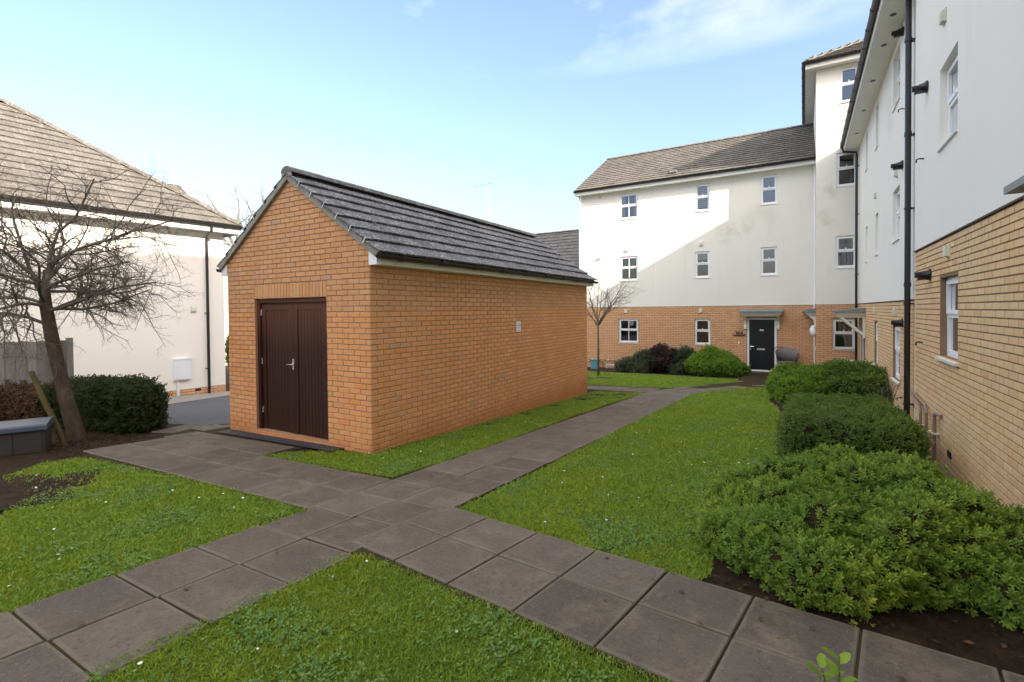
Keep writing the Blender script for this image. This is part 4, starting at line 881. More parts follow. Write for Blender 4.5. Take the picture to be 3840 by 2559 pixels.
# roof of the house behind
h2 = thing('house', (-24.5, 14.5, g1(-24, 14)), 'farther house whose small roof end shows above the tan hipped roof', 'house')
b = MB(); b.add([(-25.7, 10.7, 7.93), (-24.0, 11.4, 7.65), (-23.7, 11.2, 6.9), (-22.2, 10.2, 5.4), (-27, 8.5, 5.4), (-25.5, 14.5, 5.4), (-29, 12.5, 5.4), (-28.5, 9.55, 7.93)], [(0, 7, 4, 3, 2, 1), (1, 2, 3, 5), (0, 1, 5, 6, 7)]); obj('roof', b, M['tile_brown'], h2)
b = MB(); b.add([(-22.5, 10.4, -1), (-25.3, 14.2, -1), (-28.7, 12.3, -1), (-26.8, 8.9, -1), (-22.5, 10.4, 5.5), (-25.3, 14.2, 5.5), (-28.7, 12.3, 5.5), (-26.8, 8.9, 5.5)], [(0, 1, 5, 4), (1, 2, 6, 5), (2, 3, 7, 6), (3, 0, 4, 7)]); obj('wall', b, M['render'], h2)
# distant house between shed and back wing; roof shade is in the tile colour
h3 = thing('house', (-12, 36, g1(-12, 36)), 'distant house beyond the cream wing, its roof coloured dark as if in shade', 'house')
Fd3 = Frame((-18.3, 31.2, 4.55), (1, 0, 0), (0, math.cos(.86), math.sin(.86))); L3 = 15.; v3 = 3.28/math.sin(.86)
b = MB(); b.box(Fd3, 0, L3, 0, v3, -.1, -.012); rz = Fd3.p(0, v3); b.add([(-18.3, rz[1], rz[2]), (-3.3, rz[1], rz[2]), (-3.3, rz[1]+3.5, 4.5), (-18.3, rz[1]+3.5, 4.5)], [(0, 1, 2, 3)]); r3 = obj('roof', b, M['tile_shaded'], h3)
stuff_tiles(r3, Fd3, tiles(Fd3, L3, v3, .34, .33), M['tile_shaded'], (.055, .015))
b = MB(); b.box(Frame((-18.1, 31.6, 0), (1, 0, 0), (0, 0, 1)), 0, 14.6, -1.5, 4.6, -5, 0); obj('wall', b, M['render'], h3)
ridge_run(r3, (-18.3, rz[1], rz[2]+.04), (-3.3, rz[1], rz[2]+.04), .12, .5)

# ------------------------------------------------------------------ fence, stake, box, chair, aerial
fence = thing('fence', FH.p(2.5, -.2, 1.9), 'weathered grey close boarded timber fence behind the hedge', 'fence')
Ffn = Frame(FH.p(0, 0, 1.75), hu, (0, 0, 1)); zf = -.35; fe = 4.16
nbd = 24
for i in range(nbd):
    u1_ = fe-.06-i*.150; b = MB(); tp = 1.385+random.gauss(0, .006); tl_ = random.gauss(0, .003)
    tl_ -= .02*(i % 2); b.add([Ffn.p(u1_-.147, zf, .0+tl_), Ffn.p(u1_, zf, .012), Ffn.p(u1_, tp, .012), Ffn.p(u1_-.15, tp+random.gauss(0, .004), .0+tl_), Ffn.p(u1_-.15, zf, .014), Ffn.p(u1_, zf, .026), Ffn.p(u1_, tp, .026), Ffn.p(u1_-.15, tp, .014)], [(4, 5, 6, 7), (0, 1, 5, 4), (1, 2, 6, 5), (2, 3, 7, 6), (3, 0, 4, 7), (3, 2, 1, 0)]); obj('board', b, M['fence'], fence)
b = MB(); b.box(Ffn, fe-.06, fe+.04, zf, 1.43, -.07, .03); obj('post', b, M['fence'], fence)
for zz in (.0, .6, 1.15): b = MB(); b.box(Ffn, fe-3.5, fe-.06, zz, zz+.08, -.07, -.005); obj('rail', b, M['fence'], fence)
sk = MB(); sk.tube([(-9.32, 2.83, -.25), (-9.36, 2.82, -.03), (-9.50, 2.78, .25), (-9.78, 2.72, .62), (-10.05, 2.66, 1.04)], [.036, .036, .038, .038, .037], 8)
tag(obj('tree_stake', sk, M['stake'], smooth=True), 'leaning greenish timber stake beside the bare tree trunk', 'stake')
bxo = thing('storage_box', (-9.1, 2.0, g1(-9.1, 2.0)), 'dark grey garden storage box with blue grey lid beside the bare tree', 'storage box')
Fb = Frame((-9.06, 2.52, -.09), (-.405, -.914, 0), (0, 0, 1), (.914, -.405, 0)); zl0 = g1(-8.9, 2.4)+.06
b = MB(); b.box(Fb, 0, 1.5, zl0, .41, -.48, 0); obj('body', b, M['box_grey'], bxo)
for i in range(5): b = MB(); b.box(Fb, .03+i*.295, .30+i*.295, zl0+.04, .37, 0, .010); obj('panel', b, M['box_grey'], bxo)
b = MB(); b.prism(Fb, [(-.52, .41), (.035, .41), (.035, .465), (.01, .485), (-.25, .515), (-.49, .50), (-.52, .46)], -.03, 1.53); lid = obj('lid', b, M['box_lid'], bxo)
b = MB(); b.box(Fb, .70, .82, .30, .40, .010, .03); obj('clasp', b, M['steel'], bxo)
ch = thing('garden_chair', (-.52, 20.75, g1(-.52, 20.75)), 'round grey woven tub chair on thin legs beside the black door', 'chair')
cz = g1(-.52, 20.75)+.02; cc = V3(-.52, 20.75, cz); CS = 1.2; b = MB(); nA = 14; P = []
for i in range(nA+1):
    a = math.radians(-20+220*i/nA)
    for (rr, zz) in ((.27, .40), (.30, .60), (.32, .82-.16*abs(i/nA-.5)*2)): P.append(tuple(cc+CS*V3(rr*math.cos(a), rr*math.sin(a), zz)))
b.add(P, [(i*3+j, (i+1)*3+j, (i+1)*3+j+1, i*3+j+1) for i in range(nA) for j in range(2)]); bk = obj('backrest', b, M['rattan'], ch, smooth=True); sm = bk.modifiers.new('thick', 'SOLIDIFY'); sm.thickness = .02
b = MB(); b.tube([tuple(cc+CS*V3(.28*math.cos(a), .28*math.sin(a), .395)) for a in np.linspace(0, 2*math.pi, 25)], .016, 6); b.plate(Frame(tuple(cc+CS*V3(0, 0, .36)), (1, 0, 0), (0, 1, 0)), [(.32*math.cos(a), .32*math.sin(a)) for a in np.linspace(0, 2*math.pi, 20)[:-1]], 0, .03); obj('seat', b, M['rattan'], ch)
b = MB(); b.tube([tuple(cc+CS*V3(.33*math.cos(a), .33*math.sin(a), .45+.36*max(0, math.sin(a*.5+.3))))  for a in np.linspace(-.9, 3.9, 22)], .012, 6); obj('hoop', b, M['black'], ch, smooth=True)
for a in (.8, 2.4, 3.9, 5.4): b = MB(); b.tube([tuple(cc+CS*V3(.2*math.cos(a), .2*math.sin(a), .38)), tuple(cc+CS*V3(.29*math.cos(a), .29*math.sin(a), -.02))], .010, 6); obj('leg', b, M['black'], ch)
ae = thing('television_aerial', (-12.1, 18.4, g1(-12.1, 18.4)), 'thin television aerial on a slender mast rising behind the outbuilding roof', 'aerial')
b = MB(); b.tube([(-12.1, 18.4, -1.2), (-12.1, 18.4, 7.62)], .004, 6); obj('mast', b, plain('pale_mast', (.75, .77, .8), .5), ae)
b = MB(); b.tube([(-12.75, 18.02, 7.42), (-11.95, 18.49, 7.60)], .013, 6); obj('boom', b, M['lead'], ae)
for i in range(9):
    t_ = i/8; p = V3(-12.75, 18.02, 7.42)*(1-t_)+V3(-11.95, 18.49, 7.60)*t_; d = V3(.08, -.14, .0)*(.6+.4*t_); b = MB(); b.tube([p-d, p+d], .006, 4); obj('element', b, M['lead'], ae)
b = MB(); b.tube([(-11.95, 18.49, 7.60), (-11.90, 18.52, 7.80)], .012, 5); b.tube([(-11.95, 18.49, 7.60), (-11.99, 18.47, 7.44)], .012, 5); obj('reflector', b, M['lead'], ae)

# ------------------------------------------------------------------ foliage
def shoots_mesh(name, P, A, K, L, Wd, spread=(20, 85), rng=rng, rnd_base=None, stem=.0):
    """rosettes of K leaves at points P with axes A; returns one mesh of kite-shaped leaves"""
    n = len(P); A = A/np.linalg.norm(A, axis=1, keepdims=True)
    ref = np.where(np.abs(A[:, 2:3]) < .9, np.array([[0, 0, 1.]]), np.array([[1., 0, 0]])); e1 = np.cross(A, ref); e1 /= np.linalg.norm(e1, axis=1, keepdims=True); e2 = np.cross(A, e1)
    ph = (np.arange(K)*2.39996)[None, :] + rng.uniform(0, 6.28, (n, 1)); tt = np.linspace(0, 1, K)[None, :]
    th = np.radians(spread[0]+(spread[1]-spread[0])*tt+rng.normal(0, 9, (n, K)))
    rad = np.cos(ph)[..., None]*e1[:, None]+np.sin(ph)[..., None]*e2[:, None]
    D = np.cos(th)[..., None]*A[:, None]+np.sin(th)[..., None]*rad
    S = np.cross(A[:, None], D); S /= (np.linalg.norm(S, axis=2, keepdims=True)+1e-6); N = np.cross(D, S)
    Ll = L*rng.uniform(.75, 1.2, (n, K, 1)); B = P[:, None]-A[:, None]*(tt[..., None]*L*1.3)
    v0 = B; v1 = B+D*Ll*.5+S*Wd*Ll*.5-N*Ll*.04; v2 = B+D*Ll-N*Ll*.14*0+np.array([0, 0, -.12])*Ll; v3 = B+D*Ll*.5-S*Wd*Ll*.5-N*Ll*.04
    Vv = np.stack([v0, v1, v2, v3], 2).reshape(-1, 3); m = n*K; F = np.arange(m*4).reshape(m, 4)
    rb = rng.uniform(0, 1, (n, 1)) if rnd_base is None else rnd_base[:, None]
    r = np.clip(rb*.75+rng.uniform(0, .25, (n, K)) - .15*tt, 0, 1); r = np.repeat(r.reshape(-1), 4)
    return Vv, F, r
def lobes_surface(lobes, dens, jitter=.03, inner=.0):
    P = []; A = []
    for li, (cx_, cy_, cz_, rx, ry, rz) in enumerate(lobes):
        area = 4*math.pi*(((rx*ry)**1.6+(rx*rz)**1.6+(ry*rz)**1.6)/3)**(1/1.6); n = int(area*dens); d = rng.normal(size=(n, 3)); d /= np.linalg.norm(d, axis=1, keepdims=True)
        p = np.array([cx_, cy_, cz_])+d*np.array([rx, ry, rz])*(1-inner*rng.uniform(0, 1, (n, 1))); keep = p[:, 2] > G(p[:, 0], p[:, 1])+.03
        for lj, (x2, y2, z2, a2, b2, c2) in enumerate(lobes):
            if lj == li: continue
            q = (p-np.array([x2, y2, z2]))/np.array([a2, b2, c2]); keep &= (q**2).sum(1) > .86
        nrm = d/np.array([rx, ry, rz]); nrm /= np.linalg.norm(nrm, axis=1, keepdims=True); P.append((p+nrm*rng.normal(0, jitter, (n, 1)))[keep]); A.append(nrm[keep])
    return np.concatenate(P), np.concatenate(A)
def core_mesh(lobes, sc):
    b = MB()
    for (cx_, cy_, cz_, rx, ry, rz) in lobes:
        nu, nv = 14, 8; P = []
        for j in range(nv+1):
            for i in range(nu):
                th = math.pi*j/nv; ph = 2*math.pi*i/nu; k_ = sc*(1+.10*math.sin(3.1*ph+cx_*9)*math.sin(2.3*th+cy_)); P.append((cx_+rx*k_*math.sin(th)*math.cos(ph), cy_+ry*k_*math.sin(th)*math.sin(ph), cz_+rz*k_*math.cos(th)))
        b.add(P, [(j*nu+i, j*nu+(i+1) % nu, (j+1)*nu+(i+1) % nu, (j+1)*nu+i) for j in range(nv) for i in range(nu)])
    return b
def shrub(name, loc, label, lobes, mat, dens, K, L, Wd, up=.5, rand=.35, jitter=.03, core=.80, spread=(20, 85), group=None, second=None, patch=None):
    t = thing(name, loc, label, 'shrub', group); P, A = lobes_surface(lobes, dens, jitter)
    ax = A*.7+np.array([0, 0, up])+rng.normal(0, rand, A.shape); rb = rng.uniform(0, 1, len(P))
    rb = np.clip(.22+.62*rb+.28*np.sin(P[:, 0]*5.1+1.3*np.sin(P[:, 1]*3.7))*np.sin(P[:, 1]*4.3), 0, 1)
    V_, F_, r_ = shoots_mesh(name, P, ax, K, L, Wd, spread, rnd_base=rb)
    obj('crown', npmesh('crown', V_, F_, None, r_), M[mat], t)
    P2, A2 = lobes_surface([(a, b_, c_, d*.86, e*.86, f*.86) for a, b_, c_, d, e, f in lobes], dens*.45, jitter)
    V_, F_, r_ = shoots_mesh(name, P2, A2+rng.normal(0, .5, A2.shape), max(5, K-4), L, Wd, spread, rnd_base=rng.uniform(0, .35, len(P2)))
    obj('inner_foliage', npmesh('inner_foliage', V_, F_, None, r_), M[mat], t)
    st = MB(); x0_, y0_ = loc[0], loc[1]
    for (cx_, cy_, cz_, rx, ry, rz) in lobes:
        for q in range(4):
            e = V3(cx_+random.uniform(-.6, .6)*rx, cy_+random.uniform(-.6, .6)*ry, cz_+.4*rz*random.random()); s_ = V3(cx_*.7+x0_*.3+random.uniform(-.05, .05), cy_*.7+y0_*.3+random.uniform(-.05, .05), g1(cx_, cy_)-.03)
            st.tube([s_, (s_+e)/2+V3(random.uniform(-.04, .04), random.uniform(-.04, .04), .03), e], [.016, .012, .007], 5)
    obj('stem', st, M['twigs'], t); obj('core', core_mesh(lobes, core), M['twigs'], t, smooth=True)  # solid core, dark for branches and for painted shade inside the crown
    return t
def scatter_lobes(cx_, cy_, rx, ry, h_, n, seed, zf=.5, rmin=.22, rmax=.42):
    r_ = np.random.default_rng(seed); L = [(cx_, cy_, g1(cx_, cy_)+h_*.34, rx*.70, ry*.70, h_*.46)]
    for i in range(n):
        a = 2*math.pi*i/n*1.618+r_.uniform(0, .5); q = math.sqrt(r_.uniform(.03, 1)); x_ = cx_+rx*.80*q*math.cos(a); y_ = cy_+ry*.80*q*math.sin(a); rr = r_.uniform(rmin, rmax)
        top = h_*(1-.50*q*q)+r_.normal(0, .07*h_+.01); L.append((x_, y_, g1(x_, y_)+max(.10, top-rr*.75), rr*r_.uniform(.85, 1.25), rr*r_.uniform(.85, 1.25), rr*r_.uniform(.7, .95)))
    return L
LA = scatter_lobes(.45, 4.50, 1.20, 1.30, .585, 88, 3, rmin=.08, rmax=.19); LA[0] = (.5, 4.6, g1(.5, 4.6)+.14, .80, .90, .24)
for (x_, y_, rr) in ((-.10, 3.48, .17), (.08, 3.42, .19), (.26, 3.50, .18), (-.30, 3.62, .17), (-.46, 3.80, .18), (-.55, 4.05, .16), (-.60, 4.30, .15), (-.2, 3.75, .22), (.1, 3.7, .22), (.42, 3.62, .17), (.6, 3.72, .18), (-.42, 4.4, .2), (.8, 3.78, .16), (1.0, 3.7, .17), (.2, 3.33, .11), (-.02, 3.30, .11)): LA.append((x_, y_, g1(x_, y_)+rr*.85, rr, rr, rr*.85))
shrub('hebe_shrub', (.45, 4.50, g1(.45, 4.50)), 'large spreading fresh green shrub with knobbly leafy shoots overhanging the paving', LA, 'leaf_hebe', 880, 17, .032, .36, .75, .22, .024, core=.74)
LB_ = []
for ix in range(5):
    for iy in range(7):
        x_ = -.02+ix*.25+random.uniform(-.05, .05); y_ = 6.95+iy*.42+random.uniform(-.06, .06)
        for zz_ in (.14, .36): LB_.append((x_, y_, -.02+g1(min(x_, .6), y_)+zz_+random.uniform(-.02, .03), .22, .27, .24))
shrub('clipped_shrub', (.52, 8.1, g1(.52, 8.1)), 'low dark green clipped dome shrub beside the downpipe', LB_, 'leaf_dark', 900, 9, .032, .45, .4, .35, .018)
LC = scatter_lobes(.08, 13.6, .80, 1.15, .80, 40, 8, rmin=.15, rmax=.34)
shrub('spreading_shrub', (.0, 13.6, g1(0, 13.6)), 'light green mounded shrub with layered sprays growing at the lawn edge', LC, 'leaf_bright', 520, 9, .055, .42, .45, .4, .03)
LC2 = scatter_lobes(.92, 13.6, .62, 1.25, .98, 12, 11, rmin=.28, rmax=.44)
shrub('laurel_shrub', (.92, 13.6, g1(.92, 13.6)), 'darker glossy evergreen shrub against the buff brick wall', LC2, 'leaf_dark', 380, 8, .075, .48, .4, .45, .04)
# row against the back wing
for (nm_, x_, y_, rx, ry, h_, n_, sd_, mat, lab) in (
    ('grey_shrub', -6.10, 20.1, .72, .55, .58, 12, 21, 'leaf_grey', 'small grey green shrub nearest the drain cover along the brick wall'),
    ('grey_shrub', -5.50, 20.4, .62, .5, .92, 12, 22, 'leaf_grey', 'taller grey green shrub touching the purple one by the brick wall'),
    ('purple_shrub', -4.80, 20.25, .68, .55, 1.06, 14, 23, 'leaf_purple', 'dark purple leaved shrub under the brick wall'),
    ('grey_shrub', -4.10, 20.3, .70, .6, .95, 14, 24, 'leaf_grey', 'olive green shrub between the purple shrub and the bright mound'),
    ('bright_shrub', -2.85, 20.0, 1.15, .95, .90, 30, 25, 'leaf_bright', 'bright green rounded mound shrub left of the black front door')):
    shrub(nm_, (x_, y_, g1(x_, y_)), lab, scatter_lobes(x_, y_, rx, ry, h_, n_, sd_, rmin=.2, rmax=.36), mat, 300 if 'bright' not in nm_ else 420, 8, .075, .42, .5, .45, .05)
# hedge by the shed
HGL = []
for i in range(9):
    t_ = i/8; x_ = -9.72-1.95*t_; y_ = 3.92-.36*t_; HGL += [(x_, y_, g1(x_, y_)+.24, .36, .36, .36), (x_+.03, y_, g1(x_, y_)+.53-.05*t_, .36, .36, .35)]
shrub('hedge', (-10.4, 3.8, g1(-10.4, 3.8)), 'dark evergreen box hedge beyond the tree, squared at the paving end', HGL, 'leaf_hedge', 620, 8, .042, .5, .35, .5, .04, .86)
HG2 = [(-11.9-.45*i, 3.35-.12*i, g1(-12, 3.3)+.28, .42, .34, .42) for i in range(5)]
shrub('beech_hedge', (-12.8, 3.1, g1(-12.8, 3.1)), 'brown dead leaved stretch of hedge in front of the fence', HG2, 'leaf_brown', 420, 8, .05, .55, .3, .6, .05, .84)
# sprout at the paving edge
def leaf(b, base, d, nrm, L, Wd, r):
    d = V3(*d)/np.linalg.norm(d); s_ = np.cross(d, nrm); s_ /= np.linalg.norm(s_); n_ = np.cross(s_, d); base = V3(*base); P = [base]
    for (t_, w_) in ((.25, .75), (.55, 1.), (.82, .62)): P += [base+d*L*t_+s_*Wd*w_*L*.5+n_*L*.03, base+d*L*t_-n_*L*.02*t_, base+d*L*t_-s_*Wd*w_*L*.5+n_*L*.03]
    P.append(base+d*L-n_*L*.08); b.add(P, [(0, 2, 1), (0, 3, 2), (1, 2, 5, 4), (2, 3, 6, 5), (4, 5, 8, 7), (5, 6, 9, 8), (7, 8, 10), (8, 9, 10)], r)
spx, spy = .13, 2.42
spr = thing('seedling', (spx, spy, g1(spx, spy)), 'pale green leafy seedling sprouting at the near paving edge', 'plant'); zs_ = g1(spx, spy)
for (dx_, dy_, hh) in ((0, 0, .24), (-.06, .03, .15), (.085, .0, .13)):
    b = MB(); b.tube([(spx+dx_*.3, spy+dy_*.3, zs_-.02), (spx+dx_*.8, spy+dy_, zs_+hh*.6), (spx+dx_, spy+dy_, zs_+hh)], [.005, .004, .003], 5); obj('stem', b, M['leaf_bright'], spr)
    for k_ in range(5):
        a = k_*2.4+dx_*30; b = MB(); leaf(b, (spx+dx_, spy+dy_, zs_+hh*(.55+.1*k_)), (math.cos(a), math.sin(a), .55), (0, 0, 1), .075, .55, random.random()); obj('leaf', b, M['leaf_bright'], spr, smooth=True)

# ------------------------------------------------------------------ bare trees
def grow(mb, p, d, L, r, lvl, cfg, rr):
    seg = cfg['seg'][lvl]; pts = [p]; rad = [r]; d = d/np.linalg.norm(d); st = L/seg
    for i in range(seg):
        d = d+rr.normal(0, cfg['wob'][lvl], 3)+np.array([0, 0, cfg['grav'][lvl]]); d /= np.linalg.norm(d); p = p+d*st; pts.append(p); rad.append(r*(1-(1-cfg['taper'])*(i+1)/seg))
    mb[min(lvl, len(mb)-1)].tube(pts, rad, cfg['sides'][lvl], rr.uniform(), cap=(lvl > 0))
    if lvl+1 >= len(cfg['n']): return
    n = cfg['n'][lvl+1]; n = int(n*rr.uniform(.75, 1.25)+.5)
    for i in range(n):
        t_ = cfg['t0'][lvl]+(1-cfg['t0'][lvl])*(i+rr.uniform(.2, .8))/n; k = min(int(t_*seg), seg-1); f = t_*seg-k; q = pts[k]*(1-f)+pts[k+1]*f; ax = pts[k+1]-pts[k]; ax /= np.linalg.norm(ax)
        pr_ = rr.normal(size=3); pr_ -= ax*np.dot(pr_, ax); pr_ /= np.linalg.norm(pr_); an = math.radians(rr.normal(*cfg['ang'][lvl])); nd = ax*math.cos(an)+pr_*math.sin(an)
        grow(mb, q, nd, L*cfg['len'][lvl]*rr.uniform(.6, 1.25)*(1.15-.5*t_), rad[k]*cfg['rad'][lvl], lvl+1, cfg, rr)
def make_tree(name, base, trunk, label, limbs, cfg, seed, mat, rtr):
    t = thing(name, base, label, 'tree'); rr = np.random.default_rng(seed); tb_ = MB(); tb_.tube(trunk, rtr, 12); obj('trunk', tb_, M['bark_trunk'] if mat == 'bark' else M[mat], t, smooth=True); mbs = [MB(), MB(), MB(), MB()]
    for (p, d, L, r) in limbs: grow(mbs, V3(*p), V3(*d), L, r, 0, cfg, rr)
    for i, (nm_, m_) in enumerate(zip(('limbs', 'branches', 'twigs', 'spurs'), mbs)):
        if m_.v:
            o = obj('crown' if i else 'limb', m_, M[mat], t, smooth=True)
            if i: o['label'] = ('', 'branches of the bare crown', 'twigs of the bare crown', 'short spurs of the bare crown')[i]
    return t
cfgA = dict(seg=[6, 6, 5, 3], wob=[.15, .20, .25, .25], grav=[-.02, -.035, -.02, .05], taper=.35, sides=[7, 5, 4, 3], n=[0, 11, 10, 5], t0=[.18, .10, .1], ang=[(58, 16), (55, 18), (55, 20)], len=[.62, .50, .34], rad=[.52, .60, .70])
fk = V3(-10.09, 2.85, 2.10)
lim = []
rl_ = np.random.default_rng(5)
for i in range(13):
    a = 2*math.pi*i/13*3+rl_.uniform(-.25, .25); lim.append((fk+V3(0, 0, rl_.uniform(-.35, .30)), (math.cos(a), math.sin(a), rl_.uniform(.15, .75)), rl_.uniform(1.35, 2.1), .027))
lim += [(fk+V3(0, 0, .1), (.25, .15, 1.), 2.0, .032), (fk, (-.3, -.2, 1.), 1.8, .030), (fk+V3(0, 0, .45), (.75, .5, .75), 2.1, .029), (fk+V3(0, 0, .3), (-.1, .5, .9), 1.9, .029)]
make_tree('bare_tree', (-9.72, 3.07, g1(-9.72, 3.07)), [(-9.66, 3.10, -.25), (-9.72, 3.07, .05), (-9.83, 3.0, .55), (-9.92, 2.95, 1.0), (-10.02, 2.89, 1.6), (-10.09, 2.85, 2.1), (-10.08, 2.86, 2.6)], 'leafless lichen covered tree with dense drooping twigs and leaning trunk', lim, cfgA, 12, 'bark', [.15, .112, .098, .092, .088, .078, .03])
cfgB = dict(seg=[5, 5, 4], wob=[.13, .18, .2], grav=[.03, .04, .03], taper=.3, sides=[5, 4, 3], n=[0, 7, 7], t0=[.2, .15], ang=[(45, 14), (42, 15)], len=[.6, .5], rad=[.5, .55])
f2 = V3(-6.66, 17.57, 1.45); lim = []
for i in range(10):
    a = 2*math.pi*i/10+.3; lim.append((f2+V3(0, 0, random.uniform(-.2, .15)), (math.cos(a), math.sin(a), random.uniform(.35, 1.4)), random.uniform(1.5, 2.3), .022))
make_tree('bare_sapling', (-6.66, 17.57, g1(-6.66, 17.57)), [(-6.66, 17.57, -.75), (-6.65, 17.57, .4), (-6.66, 17.57, 1.5)], 'small leafless tree with spindly twigs in front of the cream wing', lim, cfgB, 4, 'bark_pale', [.045, .040, .038])
for i, (x_, y_, h_, sd_, lab) in enumerate(((-31.6, 18.4, 10.2, 31, 'pale distant leafless tree, upright, above the tan roof'), (-29.8, 19.6, 9.8, 32, 'pale distant leafless tree showing against the gable of the outbuilding'))):
    lim = []; ff = V3(x_, y_, 4.8)
    for k_ in range(6): a = k_*1.05; lim.append((ff+V3(0, 0, k_*.25), (.45*math.cos(a), .45*math.sin(a), 1.2), h_-6.2, .09))
    make_tree('distant_tree', (x_, y_, g1(x_, y_)), [(x_, y_, -1.5), (x_, y_, 3), (x_, y_, 6.2)], lab, lim, dict(cfgB, n=[0, 6, 6]), sd_, 'bark_pale', [.22, .17, .10])
cfgC = dict(seg=[5, 4], wob=[.16, .2], grav=[.02, .03], taper=.3, sides=[4, 3], n=[0, 4], t0=[.3], ang=[(40, 15)], len=[.5], rad=[.6])
make_tree('bare_bush', (1.38, 11.3, g1(1.38, 11.3)), [(1.38, 11.3, g1(1.38, 11.3)-.05), (1.38, 11.3, g1(1.38, 11.3)+.12)], 'thin leafless stems of a small bush against the buff brick wall', [((1.38, 11.3, g1(1.38, 11.3)+.05), (random.uniform(-.35, .05), random.uniform(-.8, .8), 1), random.uniform(.6, 1.0), .010) for _ in range(7)], cfgC, 9, 'bark', [.02, .015])
# greenery seen through the slot between house and outbuilding
shrub('distant_shrub', (-27.6, 15.6, g1(-27.6, 15.6)), 'distant yellow green bush in the gap beside the outbuilding', scatter_lobes(-27.6, 15.6, 1.6, 1.6, 2.9, 8, 41, rmin=.5, rmax=.9), 'leaf_bright', 60, 7, .16, .5, .4, .5, .08)
shrub('distant_shrub', (-26.0, 14.3, g1(-26, 14.3)), 'distant dark bush low in the gap beside the outbuilding', scatter_lobes(-26.0, 14.3, 1.5, 1.5, 1.7, 8, 42, rmin=.4, rmax=.8), 'leaf_hedge', 60, 7, .16, .5, .4, .5, .08)

# ------------------------------------------------------------------ grass, weeds, daisies
def inpoly(P, pts):
    x_, y_ = P[:, 0], P[:, 1]; ins = np.zeros(len(P), bool); n = len(pts)
    for i in range(n):
        (x0_, y0_), (x1_, y1_) = pts[i], pts[(i+1) % n]
        if y0_ == y1_: continue
        cnd = ((y0_ > y_) != (y1_ > y_)) & (x_ < (x1_-x0_)*(y_-y0_)/(y1_-y0_)+x0_); ins ^= cnd
    return ins
def grow_pts(pts, d=.03):
    A = np.array(pts); c_ = A.mean(0); v = A-c_; return [tuple(p) for p in c_+v*(1+d/np.maximum(np.linalg.norm(v, axis=1, keepdims=True), .1))]
def vnoise(x_, y_, sc, seed):
    r_ = np.random.default_rng(seed); out = 0
    for k_ in range(5):
        a, b_, p, q = r_.uniform(-1, 1, 4); out = out+np.sin(sc*(1+.5*k_)*(a*x_+b_*y_)*1.7+p*9)*np.sin(sc*(1+.5*k_)*(b_*x_-a*y_)*1.7+q*9)
    return out/5
def visible(P):
    a = P[:, 0]*c+P[:, 1]*s; b_ = -P[:, 0]*s+P[:, 1]*c; ok = b_ > .8
    u = a/np.maximum(b_, .1); v = (CAMH-G(P[:, 0], P[:, 1]))/np.maximum(b_, .1); return ok & (np.abs(u) < 1.12) & (v < .86)
def sample(pts, dens0, d0, pw):
    A = np.array(pts); lo, hi = A.min(0), A.max(0); n = int((hi-lo).prod()*dens0); P = rng.uniform(lo, hi, (n, 2)); P = P[inpoly(P, pts)]; P = P[visible(P)]
    d = np.sqrt(P[:, 0]**2+P[:, 1]**2+2.5); return (lambda k_: (P[k_], d[k_]))(rng.uniform(0, 1, len(P)) < np.minimum(1, (d0/d)**pw))
BARE = [(-6.9, 1.75, .75), (-7.2, 1.6, .7), (-4.55, 12.1, .30), (-4.62, 11.1, .26), (-4.1, 12.4, .30), (-7.0, 16.4, .8), (-6.2, 16.9, .5), (-4.74, 8.5, .15), (-4.72, 9.8, .18), (-4.78, 7.2, .12)]
for (bx_, by_, br_) in BARE:
    poly('bare_soil', [(bx_+br_*.8*(1+.25*math.sin(3*a+bx_*7)+.15*math.sin(7*a))*math.cos(a), by_+br_*.8*(1+.25*math.sin(3*a+bx_*7)+.15*math.sin(7*a))*math.sin(a)) for a in np.linspace(0, 2*math.pi, 26)[:-1]], .011+.0004*len(BARE)*br_, M['soil'])
Vg = []; Fq = []; Ft = []; Rg = []; base = 0
